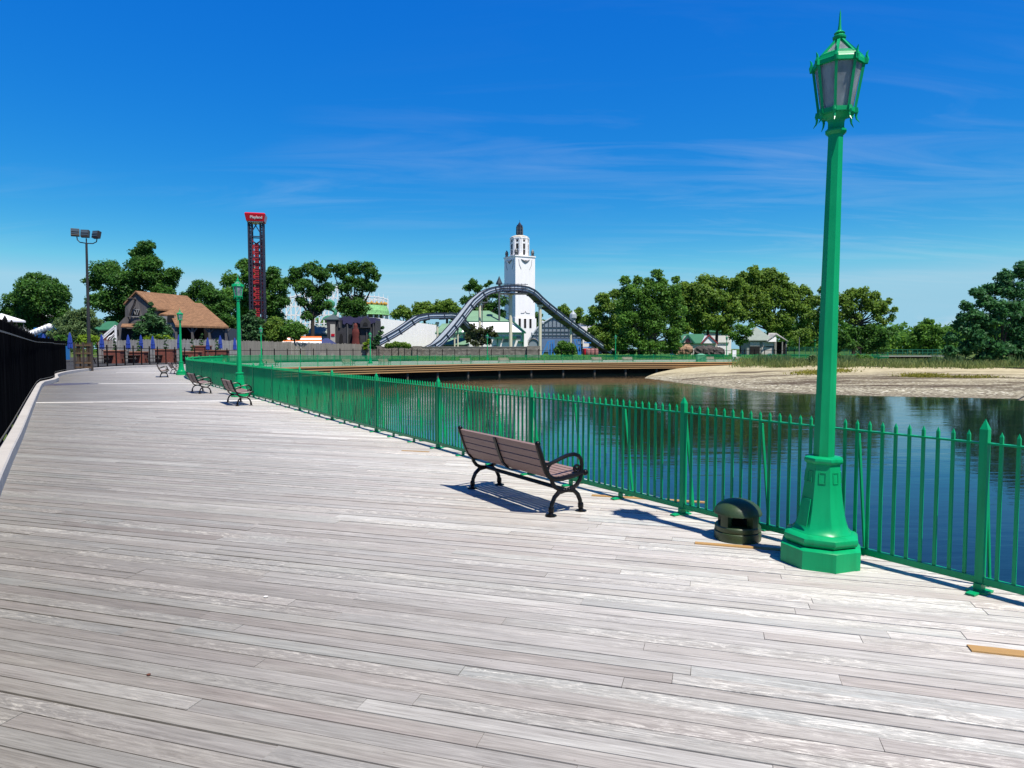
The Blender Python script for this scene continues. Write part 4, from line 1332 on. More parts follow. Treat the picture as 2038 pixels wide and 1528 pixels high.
# ------------------------------------------------------------------ green domed pavilion
Yp = 172; mp = M(Yp); c = P(727, 693, Yp + 7)
pv = thing('domed_pavilion', 'round pavilion with a pale green tiled roof and ochre crest, behind the white wall', 'pavilion', (c.x, c.y, 0))
r0, r1 = 50 * mp, 44 * mp; z0, z1 = P(727, 624, Yp).z, P(727, 604, Yp).z
mb = MB(); mb.lathe([(r0 + .15, z0), (r0, z0 + .12), (r0 * .985, z0 + (z1 - z0) * .4), (r1, z1)], 32, (c.x, c.y, 0)); mb.build('roof', COPPER, pv)
mb = MB(); mb.lathe([(r1 + .1, z1), (r1 + .15, z1 + .35), (r1 - .3, z1 + .4), (r1 - 2, z1 + .6), (.1, z1 + .9)], 32, (c.x, c.y, 0))
for k in range(24):
    an = k * PI / 12; mb.lathe([(.35, z1 + .3), (.3, z1 + .55), (.02, z1 + .95)], 6, (c.x + r1 * math.cos(an), c.y + r1 * math.sin(an), 0))
mb.build('crest', YELLOW, pv)
for k in range(24):
    an = k * PI / 12 + .06; mb = MB()
    mb.tube([(c.x + (r0 - .5) * math.cos(an), c.y + (r0 - .5) * math.sin(an), 0), (c.x + (r0 - .5) * math.cos(an), c.y + (r0 - .5) * math.sin(an), z0 + .1)], .2, 8); mb.build('column', WHITE, pv)
mb = MB(); mb.lathe([(r0 - 1.6, 0), (r0 - 1.6, z0 + .1)], 24, (c.x, c.y, 0)); mb.build('drum', basic('shaded drum', srgb(120, 116, 108), .9), pv)

# ------------------------------------------------------------------ long white wall building
a, b = P(743, 631.5, 136), P(869, 646.5, 162)
wb = thing('white_building', 'long plain white building behind the smaller flume hump', 'building', (a.x, a.y, 0))
mb = MB(); d = (b - a); n = Vector((-d.y, d.x, 0)).normalized() * 9
ps = [Vector((a.x, a.y, -.3)), Vector((b.x, b.y, -.3)), Vector((b.x, b.y, b.z)), Vector((a.x, a.y, a.z))]
mb.prism(ps, (0, 0, 0), n); mb.build('wall', WHITE, wb)
for t, w, h in ((.05, 1.2, 2.4), (.93, 1.6, 2.2)):
    mb = MB(); q = a + d * t; mb.box((q.x, q.y - .03, .6 + h / 2), (w, .12, h), math.atan2(d.y, d.x)); mb.build('door', GREYM, wb)

# ------------------------------------------------------------------ haunted facade
Yh = 112
hh = thing('haunted_facade', 'black stone haunted house front with tattered purple roof trim and a red draped figure', 'building', P(708, 700, Yh))
mb = MB(); pbox(mb, 668, 637, 747, 706, Yh, 5, -.3); mb.build('wall', HAUNT, hh)
mb = MB(); pbox(mb, 650.5, 637, 669, 706, Yh - .6, 4, -.3); mb.build('side_turret', HAUNT, hh)
mb = MB(); a = P(660, 637, Yh); mb.hip((a.x, Yh + 1.2, a.z), 1.6, 3, .9, 0); mb.build('turret_roof', basic('slate turret roof', srgb(72, 88, 92), .8), hh)
mb = MB(); rr2 = random.Random(4); px = 682
top = []
while px <= 747:
    top.append((px, 630.5 + rr2.uniform(-2.2, 3.2))); px += 3.6
pts = [P(x, y, Yh - .25) for x, y in top] + [P(747, 641, Yh - .25)] + [P(x, 641.5 + rr2.uniform(-1, 5), Yh - .25) for x, y in reversed(top)]
mb.prism(pts, (0, 0, 0), (0, .2, 0)); pbox(mb, 668, 632, 747, 637.5, Yh + .5, 4.5); mb.build('roof_trim', PURPLE, hh)
mb = MB(); g = [P(717, 641, Yh - .5), P(727, 629, Yh - .5), P(737, 641, Yh - .5), P(737, 652, Yh - .5), P(717, 652, Yh - .5)]; mb.prism(g, (0, 0, 0), (0, .4, 0)); mb.build('gable', HAUNT, hh)
mb = MB(); g = [P(722 + 5 * (1 - math.cos(t)), 648 - 7 * math.sin(t), Yh - .56) for t in [PI * i / 8 for i in range(9)]]; mb.prism(g, (0, 0, 0), (0, .05, 0)); mb.build('window', DARKIN, hh)
for x, w in ((712, 5), (697, 4), (735, 4), (679, 3.5)):
    mb = MB()
    g = [P(x - w, 690, Yh - .06), P(x + w, 690, Yh - .06)] + [P(x + w * math.cos(t), 672 - 8 * math.sin(t), Yh - .06) for t in [PI * i / 8 for i in range(9)]]
    mb.prism(g, (0, 0, 0), (0, .05, 0)); mb.build('archway', DARKIN, hh)
for x0, y0, x1, y1 in ((674, 641, 677, 652), (690, 645, 693, 690), (702, 642, 704, 690), (729, 655, 731, 690), (742, 640, 744, 690)):
    mb = MB(); pbox(mb, x0, y0, x1, y1, Yh - .2, .25); mb.build('pilaster', basic('grey pilaster', srgb(92, 92, 92), .9, var=.3) if x0 == 674 else bpy.data.materials['grey pilaster'], hh)
mb = MB(); a = P(708, 690, Yh - .5); mb.lathe([(.75, .1), (.62, .9), (.5, 1.8), (.62, 2.5), (.5, 3.0), (.3, 3.3), (.36, 3.6), (.26, 3.95), (.02, 4.1)], 7, (a.x, a.y, a.z - .2), sy=.6); mb.build('draped_figure', RUST, hh, smooth=True)
mb = MB(); pbox(mb, 657, 645, 667, 684, Yh - .75, .14); pn = mb.build('poster_panel', basic('pale panel', srgb(206, 200, 186), .8, var=.1), hh)
mb = MB(); pbox(mb, 659, 664, 666, 669, Yh - .82, .06); mb.build('panel_emblem', SIGNRED, pn)

# green looping ride figure between the trees
gs = thing('serpent_ride', 'green looping serpent shape among the trees above the haunted facade', 'ride', P(655, 640, 135))
mb = MB(); seq = [(645, 636), (650, 632), (662, 630), (668, 622), (662, 616), (650, 612), (648, 604), (655, 599), (663, 603), (661, 610), (654, 609)]
c_ = catmull([P(x, y, 134) for x, y in seq], .3); mb.tube(c_, .38, 8); mb.build('body', basic('serpent green', srgb(64, 150, 112), .5), gs, smooth=True)
mb = MB(); mb.tube([P(652, 637, 134.2), Vector((P(652, 637, 134.2).x, 134.2, 0))], .25, 6); mb.build('support', GREYM, gs)

# ------------------------------------------------------------------ small booths behind the stockade fence
bo = thing('low_booth', 'low booth with a grey green hipped roof left of the haunted facade', 'booth', P(631, 700, 118))
mb = MB(); a = P(631, 665, 118); mb.box((a.x, 121, a.z / 2), (48 * M(118), 5, a.z)); mb.build('wall', WHITE, bo)
mb = MB(); mb.hip((a.x, 121, a.z), 44 * M(118), 5, 17 * M(118), 30 * M(118)); mb.build('roof', GREYROOF, bo)
mb = MB(); pbox(mb, 608, 665.5, 652, 669, 118 - .4, .3); mb.build('fascia_board', GTRIM, bo)
aw = thing('striped_awning', 'orange and white striped awning behind the stockade fence', 'awning', P(600, 690, 108))
for i in range(4):
    mb = MB(); y0 = 669 + i * 3.4
    a, b = P(558, y0, 108 - i * .5), P(640, y0, 108 - i * .5)
    c2, d2 = P(558, y0 + 3.3, 107.5 - i * .5), P(640, y0 + 3.3, 107.5 - i * .5)
    mb.prism([a, b, d2, c2], (0, 0, 0), (0, 0, -.06)); mb.build('stripe', ORANGE if i % 2 == 0 else WHITE, aw)
for px in (560, 600, 638):
    mb = MB(); q = P(px, 680, 107); mb.bar((q.x, q.y, 0), q, .09); mb.build('pole', GREYM, aw)
bl = thing('covered_stall', 'low stall under a dark blue cover beside the striped awning', 'stall', P(645, 690, 106))
mb = MB(); a = P(645, 686, 106); mb.box((a.x, 107.5, a.z / 2), (1.6, 2, a.z)); mb.build('counter', WHITE, bl)
mb = MB(); mb.hip((a.x, 107.5, a.z), 1.7, 2.2, .9, .6); mb.build('cover', basic('navy tarpaulin', srgb(52, 62, 112), .8), bl)

# ------------------------------------------------------------------ green roofed halls in front of the tower
Yg = 150; mg = M(Yg)
ga = thing('green_roof_hall', 'white hall with a large faded green hipped roof in front of the tower', 'building', P(960, 700, Yg))
mb = MB(); a, b = P(898, 640, Yg), P(1010, 640, Yg)
mb.box(((a.x + b.x) / 2, Yg + 5.2, a.z / 2), (b.x - a.x, 10, a.z)); mb.build('wall', WHITE, ga)
mb = MB(); zr = P(960, 624, Yg).z
mb.hip(((a.x + b.x) / 2, Yg + 5.2, a.z), b.x - a.x, 10, zr - a.z + .8, 35 * mg, oh=.5); mb.build('roof', GROOF, ga)
mb = MB(); mb.box(((a.x + b.x) / 2, Yg - .35, a.z - .12), (b.x - a.x + 1, .2, .35)); mb.build('eave_band', GTRIM, ga)
gb = thing('green_trim_annexe', 'white annexe with green eaves and green striped awnings at the foot of the tower', 'building', P(1000, 700, 140))
Ya = 140
mb = MB(); pbox(mb, 918, 662, 1043, 706, Ya, 6, -.3); wl = mb.build('wall', WHITE, gb)
mb = MB(); g = [P(918, 661.5, Ya), P(1043, 661.5, Ya), P(1020, 641, Ya + 2.5), P(930, 641, Ya + 2.5)]; mb.prism(g, (0, 0, 0), (0, 3.5, 0)); mb.build('parapet', WHITE, gb)
mb = MB(); pbox(mb, 914, 660.8, 1047, 663.4, Ya - .5, .6); mb.bar(P(1021, 640, Ya + 2), P(1044.5, 661, Ya - .3), .3); mb.build('eave_band', GTRIM, gb)
for x0, x1, y0, y1 in ((984, 1000, 669, 674), (1004, 1028, 669, 674), (917, 922, 668, 673), (1031, 1042, 678, 681)):
    mb = MB(); a, b = P(x0, y0, Ya), P(x1, y1, Ya); mb.box(((a.x + b.x) / 2, Ya - .35, (a.z + b.z) / 2), (b.x - a.x, .7, a.z - b.z)); mb.build('awning', GTRIM, gb)
for x0, x1, y0, y1 in ((998, 1012, 675, 681), (1028, 1036, 668, 676), (982, 991, 687, 692), (921, 932, 664.5, 672)):
    mb = MB(); pbox(mb, x0, y0, x1, y1, Ya - .05, .1); mb.build('window', basic('dull window', srgb(150, 156, 160), .3) if x0 == 998 else bpy.data.materials['dull window'], gb)
mb = MB(); mb.bar(P(1041, 663, Ya - .3), P(1041, 700, Ya - .3), .35); mb.bar(P(990, 674, Ya - .3), P(990, 700, Ya - .3), .2); mb.build('corner_post', GTRIM, gb)
gc = thing('low_green_shed', 'low shed with a pale green pitched roof under the left leg of the flume', 'building', P(905, 695, 128))
mb = MB(); pbox(mb, 873, 686, 931, 706, 128, 5, -.3); mb.build('wall', basic('shaded grey wall', srgb(150, 150, 150), .9), gc)
mb = MB(); g = [P(870, 686.5, 127.6), P(934, 686.5, 127.6), P(930, 673.5, 131), P(880, 673.5, 131)]; mb.prism(g, (0, 0, 0), (0, 0, .12)); mb.build('roof', GROOF, gc)
gd = thing('green_roof_kiosk', 'kiosk with a pale green roof beside the end of the long white wall', 'building', P(890, 690, 143))
mb = MB(); pbox(mb, 870, 663, 925, 706, 143, 5, -.3); mb.build('wall', WHITE, gd)
mb = MB(); g = [P(866, 663, 142.4), P(928, 663, 142.4), P(928, 645, 146), P(880, 645, 146)]; mb.prism(g, (0, 0, 0), (0, 0, .15)); mb.build('roof', GROOF, gd)
mb = MB(); pbox(mb, 866, 662.5, 928, 665, 142.2, .3); mb.build('eave_band', GTRIM, gd)

# ------------------------------------------------------------------ glazed arched hall
Yc = 150
gh = thing('glazed_hall', 'grey glazed hall with an arched front and scalloped rim, behind the flume descent', 'building', P(1106, 700, Yc))
mb = MB()
pts = [P(1053, 707, Yc), P(1160, 707, Yc), P(1160, 673, Yc)]
arc = [(1150, 662), (1138, 650), (1124, 640), (1112, 634), (1102, 630), (1092, 635.5), (1080, 643), (1069, 653), (1060, 665), (1053, 676)]
pts += [P(x, y, Yc) for x, y in arc]
mb.prism(pts, (0, 0, 0), (0, 14, 0)); mb.build('glass_front', GLASSW, gh)
mb = MB()
for x in range(1060, 1160, 8):
    ty = float(np.interp(x, [q[0] for q in reversed(arc)] + [1160], [q[1] for q in reversed(arc)] + [673]))
    mb.bar(P(x, 705, Yc - .06), P(x, ty + 1, Yc - .06), .14)
for y, x0, x1 in ((651, 1072, 1138), (660, 1064, 1148), (673, 1054, 1160), (685, 1054, 1160), (667, 1059, 1153)):
    mb.bar(P(x0, y, Yc - .08), P(x1, y, Yc - .08), .28 if y == 673 else .13)
mb.build('glazing_bars', basic('slate glazing bar', srgb(78, 92, 108), .5), gh)
mb = MB()
rim = catmull([P(x, y, Yc - .1) for x, y in arc], .9)
mb.tube(rim, .2, 6)
for q in rim[::2]: mb.lathe([(.36, -.1), (.32, .35), (.05, .6)], 6, (q.x, q.y, q.z))
mb.build('scalloped_rim', basic('pale rim', srgb(196, 204, 210), .6), gh)
mb = MB(); q = P(1141, 636, Yc); mb.lathe([(.5, -1.6), (.5, 0), (.8, .4), (.75, 1.2), (.3, 1.7), (.05, 2.1)], 10, (q.x, q.y + .5, q.z)); mb.build('finial', basic('pale finial', srgb(180, 190, 196), .5), gh)
mb = MB(); pbox(mb, 1062, 674, 1150, 700, Yc - .5, .3); mb.build('blue_panelling', basic('blue grey panels', srgb(104, 130, 168), .5, var=.25, scale=1.2), gh)
sa = thing('small_glazed_arch', 'small grey arched canopy frame left of the glazed hall', 'canopy', P(1060, 700, 140))
mb = MB(); g = [P(1052, 705, 140), P(1072, 705, 140)] + [P(1072 - 20 * (1 - math.cos(t)) * .5 * 1.0, 686 - 12 * math.sin(t), 140) for t in [PI * i / 10 for i in range(11)]]
mb.prism(g, (0, 0, 0), (0, 2, 0)); mb.build('hood', GLASSW, sa)
mb = MB(); mb.tube([P(1072 - 10 * (1 - math.cos(t)), 686 - 12 * math.sin(t), 139.9) for t in [PI * i / 10 for i in range(11)]], .12, 6); mb.build('rim', GREYM, sa)
bf = thing('blue_slide_frame', 'bright blue steel frame with slanting legs beside the round bush', 'ride', P(1095, 700, 128))
for a, b, w in (((1079, 706), (1091, 679), .22), ((1091, 679), (1104, 678), .2), ((1097, 706), (1097, 680), .2), ((1104, 706), (1102, 680), .25), ((1091, 679), (1093, 706), .16)):
    mb = MB(); mb.bar(P(*a, 128), P(*b, 128), w); mb.build('strut', BLUE, bf)
mb = MB(); pbox(mb, 1096, 684, 1104, 700, 129.5, 1.2); mb.build('panel', basic('deep blue panel', srgb(50, 96, 168), .6), bf)
bf2 = thing('blue_climbing_frame', 'bright blue steel frame to the right of the round bush', 'ride', P(1150, 700, 127))
for a, b, w in (((1143, 676), (1154, 706), .2), ((1150, 676), (1151, 706), .16), ((1154, 676), (1156, 706), .16), ((1143, 676), (1156, 676), .16), ((1148, 688), (1156, 688), .18), ((1160, 691), (1176, 691), .2), ((1162, 682), (1176, 682), .2)):
    mb = MB(); mb.bar(P(*a, 127), P(*b, 127), w); mb.build('strut', BLUE, bf2)
BAR = 'coloured drums below the flume descent'
for i, (px, py, colr, w) in enumerate(((1164, 700, 'red', .45), (1170, 697, 'pink', .6), (1178, 696, 'pink', .6), (1185, 698, 'pink', .55))):
    q = P(px, py, 126); mb = MB(); z0 = .5
    mb.lathe([(w * .8, z0), (w, z0 + .3), (w, z0 + .95), (w * .8, z0 + 1.2), (w * .82, z0 + 1.24)], 12, (q.x, q.y, 0))
    o = mb.build('drum', SIGNRED if colr == 'red' else basic('dull pink drum', srgb(176, 120, 122), .6) if i == 1 else bpy.data.materials['dull pink drum'] if i > 1 else SIGNRED, None, smooth=True)
    tag(o, ('bright red drum, smallest under the flume descent', 'dull pink drum next to the red drum', 'middle dull pink drum below the flume descent', 'dull pink drum farthest from the red one')[i], 'drum', BAR)
wb2 = thing('white_block', 'plain white block building behind the lower flume descent', 'building', P(1172, 700, 155))
mb = MB(); pbox(mb, 1156, 644, 1184, 706, 155, 9, -.3); mb.build('wall', WHITE, wb2)
mb = MB(); pbox(mb, 1155, 643, 1185, 645, 154.8, 9.4); mb.build('coping', basic('grey coping', srgb(190, 190, 190), .8), wb2)
wb3 = thing('green_eaved_house', 'white house with a green roof half hidden by the trees right of the flume', 'house', P(1205, 700, 150))
mb = MB(); pbox(mb, 1186, 661, 1222, 706, 150, 6, -.3); mb.build('wall', basic('off white wall', srgb(206, 202, 196), .8), wb3)
mb = MB(); g = [P(1183, 661, 149.5), P(1226, 661, 149.5), P(1226, 650, 153), P(1188, 650, 153)]; mb.prism(g, (0, 0, 0), (0, 0, .2)); mb.build('roof', GROOF2, wb3)
mb = MB(); pbox(mb, 1195, 672, 1226, 676, 149.2, .8); mb.build('canopy', GREYM, wb3)
mb = MB(); pbox(mb, 1206, 676.5, 1216, 680, 149.4, .5); mb.build('sign_board', basic('navy board', srgb(34, 60, 120), .5), wb3)

# stone walls and stockade
sw = thing('stone_wall', 'low grey stone block wall below the flume, behind the lawn', 'wall', P(900, 706, 112))
mb = MB(); a, b = P(738, 691.5, 112), P(1075, 692, 112)
mb.box(((a.x + b.x) / 2, 112.4, (a.z + .1) / 2 - .2), (b.x - a.x, .7, a.z + .5)); mb.build('masonry', STONE, sw)
mb = MB(); mb.box(((a.x + b.x) / 2, 112.4, a.z + .1), (b.x - a.x + .1, .82, .12)); mb.build('coping', basic('stone coping', srgb(150, 144, 138), .9, var=.2), sw)
for px in (750, 830, 1062):
    mb = MB(); q = P(px, 690, 111.8); mb.box((q.x, 112.2, q.z / 2), (1.5 if px < 1000 else 2.2, 1.0, q.z + .25)); mb.build('pier', STONE, sw)

def paling(root, pts_px, top_y, Yl, mat, wid=.16, z0=-.2, seed=1, pk=True):
    """one run of upright boards between pixel columns"""
    rg = random.Random(seed); mb = MB(); rails = MB()
    for (x0, Y0, t0), (x1, Y1, t1) in zip(pts_px, pts_px[1:]):
        a, b = P(x0, t0, Y0), P(x1, t1, Y1); L = (b - a).length; n = max(1, int(L / (wid + .03)))
        d = (b - a).normalized(); an = math.atan2(d.y, d.x)
        for i in range(n):
            q = a.lerp(b, (i + .5) / n); h = q.z + rg.uniform(-.08, .06)
            x, y = d * wid / 2, Vector((-d.y, d.x, 0)) * .015
            x.z = 0
            base = [q - x - y, q + x - y, q + x + y, q - x + y]
            lo = [Vector((p.x, p.y, z0)) for p in base]; hi = [Vector((p.x, p.y, h - .08)) for p in base]
            tp = [Vector((q.x - y.x, q.y - y.y, h)), Vector((q.x + y.x, q.y + y.y, h))]
            mb.add(lo + hi + tp, [(0, 1, 5, 8, 4), (1, 2, 6, 5), (2, 3, 7, 9, 6), (3, 0, 4, 7), (5, 6, 9, 8), (7, 4, 8, 9)])
        for f in (.25, .8):
            rails.bar(Vector((a.x, a.y + .06, z0 + (a.z - z0) * f)), Vector((b.x, b.y + .06, z0 + (b.z - z0) * f)), .05, .1)
    mb.build('boarding', mat, root); rails.build('rail', mat, root)
st = thing('stockade_fence', 'tall weathered grey stockade fence behind the far green railing and under the trees', 'fence', P(600, 700, 100))
paling(st, [(470, 92, 677), (520, 97, 678.5), (580, 102, 680), (660, 106, 682.5), (740, 110, 685)], 0, 0, PALING, .17, -.3, 3)
st2 = thing('stockade_fence', 'pale grey picket fence closing the patio behind the brick planters', 'fence', P(300, 700, 88))
paling(st2, [(195, 86, 678), (240, 87, 676), (330, 88, 674), (410, 90, 675), (472, 92, 677)], 0, 0, BARN_L, .13, 0, 5)

# brown gate at the end of the screened fence
ga_ = thing('board_gate', 'brown wooden double gate of rough boards at the end of the black screened fence', 'gate', P(168, 735, 52))
rg = random.Random(8)
for x0, x1 in ((148.5, 164), (166, 181)):
    mb = MB(); n = 8
    for i in range(n):
        a = P(x0 + (x1 - x0) * (i + .1) / n, 682 + rg.uniform(-.5, 1), 50.5 + x0 * .012); b = P(x0 + (x1 - x0) * (i + .85) / n, 734.5 + rg.uniform(-1, 0), 50.5 + x0 * .012)
        mb.box(((a.x + b.x) / 2, a.y + .05, (a.z + max(b.z, .08)) / 2), (b.x - a.x, .03, a.z - max(b.z, .08)))
    lf = mb.build('leaf', GATEWOOD, ga_)
    mb = MB()
    for py in (687, 703, 722, 731):
        a, b = P(x0, py, 50.5 + x0 * .012), P(x1, py, 50.5 + x0 * .012); mb.bar(a, b, .05, .12)
    mb.build('ledge', GATEWOOD, lf)
for px in (147.5, 165, 182):
    mb = MB(); q = P(px, 681, 50.5 + px * .012); mb.bar((q.x, q.y, 0), q, .12); mb.build('post', TEAK, ga_)

# thin black post-and-rail fence round the patio and along the far deck
pf = thing('steel_post_fence', 'thin black steel fence along the outer kerb between the deck, the patio and the lawn', 'fence', P(300, 728, 66))
fp2 = [p for p in offset(CURB, -.7) if p.y > 52 and p.x < 50]
fp2 = resample(fp2, 1.9)
rail = MB(); rail_b = MB(); extra = MB()
for i, p in enumerate(fp2):
    q = dz(p); h = 2.05 if q.x < -14 else 1.95
    mb = MB() if i < 95 else extra
    mb.bar(q + Vector((0, 0, -.2)), q + Vector((0, 0, h)), .085 if q.y < 80 else .10)
    if i < 95: mb.build('post', MT['black'], pf)
    if i:
        r_ = dz(fp2[i - 1])
        for rl_, z in ((rail, (h - .25, .045)), (rail_b, (.22, .045))): rl_.bar(r_ + Vector((0, 0, z[0])), q + Vector((0, 0, z[0])), .04, z[1] * 1.3)
rail.build('top_rail', MT['black'], pf); rail_b.build('bottom_rail', MT['black'], pf)
if extra.v: extra.build('post', MT['black'], pf)['kind'] = 'stuff'

# ------------------------------------------------------------------ patio: umbrellas, tables, planters
def make_umbrella():
    u = thing('patio_umbrella', '', 'umbrella'); local(u)
    mb = MB(); mb.tube([(0, 0, 0), (0, 0, 3.2)], .03, 8); mb.build('pole', GREYM, u)
    mb = MB(); n = 16; vs = []
    prof = [(.02, 3.28), (.08, 3.15), (.14, 2.9), (.2, 2.5), (.245, 2.05), (.25, 1.72), (.20, 1.66)]
    for r_, z in prof:
        for k in range(n):
            an = 2 * PI * k / n; rr_ = r_ * (1 if k % 2 == 0 else .72); vs.append((rr_ * math.cos(an), rr_ * math.sin(an), z - (.12 if (k % 4 == 0 and z < 1.9) else 0)))
    fs = [(i * n + j, i * n + (j + 1) % n, (i + 1) * n + (j + 1) % n, (i + 1) * n + j) for i in range(len(prof) - 1) for j in range(n)]
    mb.add(vs, fs); mb.build('canopy', UMB, u)
    mb = MB(); mb.lathe([(.235, 2.2), (.245, 2.22), (.245, 2.27), (.23, 2.29)], 12, caps=False); mb.build('strap', UMB, u)
    return u
um = make_umbrella()
UG = 'closed blue umbrellas on the patio'
ul = [(86, 664, 74, 'closed blue umbrella showing above the black screened fence, farthest along it from the gate'), (138.6, 661, 70, 'closed blue umbrella just above the end of the black screened fence'), (202, 665, 74, 'closed blue umbrella nearest the brown gate and the floodlight pole'),
      (254.5, 665.5, 76, 'closed blue umbrella at the lean-to corner of the barn'), (280, 666, 84, 'closed blue umbrella, small, in front of the dark conifer'), (303.5, 668, 78, 'closed blue umbrella in front of the yellow green hedge, right of the conifer'),
      (356, 665, 80, 'closed blue umbrella partly hidden by the lamp post at the bend'), (413, 671.5, 82, 'closed blue umbrella in front of the open barn porch'), (438, 667, 84, 'closed blue umbrella below the right corner of the barn roof'), (467, 672, 84, 'closed blue umbrella just left of the second lamp post')]
for i, (px, py, Yq, lab) in enumerate(ul):
    q = P(px, py, Yq); s_ = (q.z - PATIO_Z) / 3.28
    place(um, i == 0, (q.x, q.y, PATIO_Z), random.uniform(0, 1), lab, UG, s_)
def make_table():
    t = thing('picnic_table', '', 'table'); local(t)
    mb = MB()
    for k in range(4): mb.box((0, -.3 + k * .2, .76), (2.1, .18, .05))
    mb.build('table_top', TEAK, t)
    for sg in (-1, 1):
        mb = MB(); mb.box((0, sg * .78, .45), (2.1, .28, .05)); mb.build('bench_seat', TEAK, t)
        mb = MB()
        for sx in (-.8, .8): mb.bar((sx, sg * .2, .73), (sx, sg * .8, 0), .06, .09)
        mb.build('leg', TEAK, t)
    mb = MB()
    for sx in (-.8, .8): mb.bar((sx, -.8, .41), (sx, .8, .41), .05, .09)
    mb.build('cross_beam', TEAK, t)
    return t
tb = make_table(); TG = 'dark picnic tables on the patio'
tl = [(202, 74, 'dark picnic table under the umbrella nearest the brown gate'), (256, 76, 'dark picnic table between the two planters nearest the brown gate'), (302, 78, 'dark picnic table under the umbrella right of the conifer'),
      (354, 80, 'dark picnic table behind the lamp post at the bend'), (412, 82, 'dark picnic table in front of the open barn porch'), (455, 84, 'dark picnic table just left of the second lamp post')]
for i, (px, Yq, lab) in enumerate(tl):
    q = P(px, 700, Yq); place(tb, i == 0, (q.x, q.y - .2, PATIO_Z), R(8) + i * .05, lab, TG, 1.15)
def planter(px, Yq, w, h, lab, sh):
    q = P(px, 700, Yq); p_ = thing('brick_planter', lab, 'planter', (q.x, q.y, PATIO_Z), R(10)); local(p_)
    mb = MB(); mb.box((0, 0, h / 2), (w, 1.5, h)); mb.build('brickwork', BRICK, p_)
    mb = MB(); mb.box((0, 0, h + .05), (w + .16, 1.66, .1)); mb.build('capping', basic('pale brick capping', srgb(172, 118, 96), .9) if 'pale brick capping' not in bpy.data.materials else bpy.data.materials['pale brick capping'], p_)
    p_['group'] = 'brick planters on the patio'
    return q
PLANTERS = [(228, 75, 1.7, 1.35, 'brick planter with a dark spiral shrub, nearest the brown gate'), (275, 77, 1.7, 1.2, 'brick planter with a small dark shrub in front of the barn lean-to'), (330, 79, 1.9, 1.45, 'brick planter right of the umbrella that stands right of the conifer'),
            (382, 81, 1.8, 1.2, 'brick planter just right of the lamp post at the bend'), (402, 86, 2.0, 1.9, 'tall brick planter below the open barn porch'), (432, 84, 2.5, 1.35, 'wide brick planter left of the second lamp post')]
for px, Yq, w, h, lab in PLANTERS: planter(px, Yq, w, h, lab, None)

# ------------------------------------------------------------------ floodlight pole
Yf = 60; q = P(178.5, 735, Yf); t_ = P(172, 484, Yf)
fpole = thing('floodlight_pole', 'tall dark pole carrying three floodlights behind the brown gate', 'floodlight', (q.x, q.y, 0))
mb = MB(); mb.tube([(q.x, q.y, 0), t_], [.16, .09], 10); mb.tube([t_, P(171.8, 474, Yf)], .05, 8); mb.build('pole', basic('dark bronze pole', srgb(48, 46, 46), .5), fpole, smooth=True)
mb = MB()
mb.tube([P(153, 471, Yf), P(154, 477, Yf), P(159, 482, Yf), P(172, 484, Yf), P(185, 484.5, Yf), P(192, 481, Yf), P(193, 475, Yf)], .045, 8); mb.build('bracket', bpy.data.materials['dark bronze pole'], fpole)
for px, py, rzz in ((149.5, 462.5, .5), (169.5, 465, .25), (192, 467, -.25)):
    mb = MB(); p_ = P(px, py, Yf)
    rot = Matrix.Rotation(rzz, 3, 'Z') @ Matrix.Rotation(R(-14), 3, 'X')
    mb.box(p_, (.64, .34, .62), rot=rot); hd = mb.build('lamp_head', bpy.data.materials['dark bronze pole'], fpole)
    mb = MB(); mb.box(p_ + rot @ Vector((0, -.19, .03)), (.53, .05, .42), rot=rot); mb.build('lens', LAMPG, hd)
    mb = MB(); mb.box(p_ + rot @ Vector((0, -.225, -.02)), (.56, .03, .05), rot=rot); mb.build('lens_bar', MT['black'], hd)

# ------------------------------------------------------------------ barn
bn = thing('barn', 'rustic barn with weathered grey gable, brown shingle roof and open porch beyond the patio', 'barn', P(340, 700, 100))
Yb = 98
mb = MB()
# gable wing: front gable faces left of the viewer
gw = [P(249, 606, Yb), P(270, 583.5, Yb), P(306, 616, Yb - 1.0), P(306, 706, Yb - 1.0), P(249, 706, Yb)]
mb.prism(gw, (0, 0, 0), (2.4, 9.0, 0)); wg = mb.build('gable_wall', BARN, bn)
mb = MB()
dvec = Vector((2.9, 9.4, 0))
ap, rb_, lb_ = P(269.5, 581.5, Yb - .3), P(309.5, 617, Yb - 1.3), P(245.5, 607, Yb - .3)
mb.prism([ap, ap + dvec, rb_ + dvec, rb_], (0, 0, 0), (0, 0, .22)); mb.prism([ap, lb_, lb_ + dvec, ap + dvec], (0, 0, 0), (0, 0, .22)); mb.build('gable_roof', BROWNROOF, bn)
mb = MB(); g = [P(263, 627, Yb - .35), P(277, 627, Yb - .4), P(277, 616, Yb - .4), P(263, 616, Yb - .35)]; mb.prism(g, (0, 0, 0), (0, .2, 0)); wn = mb.build('loft_window', DARKIN, bn)
mb = MB()
for x0, x1 in ((263, 266), (266, 269.5), (269.5, 273), (273, 277)): mb.bar(P(x0, 626.5 if x0 % 2 else 616, Yb - .45), P(x1, 616 if x0 % 2 else 626.5, Yb - .45), .1)
mb.bar(P(262, 616, Yb - .45), P(278, 616, Yb - .45), .12); mb.bar(P(262, 630, Yb - .45), P(279, 630, Yb - .45), .12); mb.build('lattice', BARN_L, wn)
mb = MB(); mb.tube([P(254, 595, Yb - 1.5), P(262, 593.5, Yb - 1.5), P(270, 595.5, Yb - .8), P(267, 606, Yb - .8), P(262, 616, Yb - .8), P(258, 628, Yb - .8)], .14, 6); mb.build('hoist_beam', TEAK, bn)
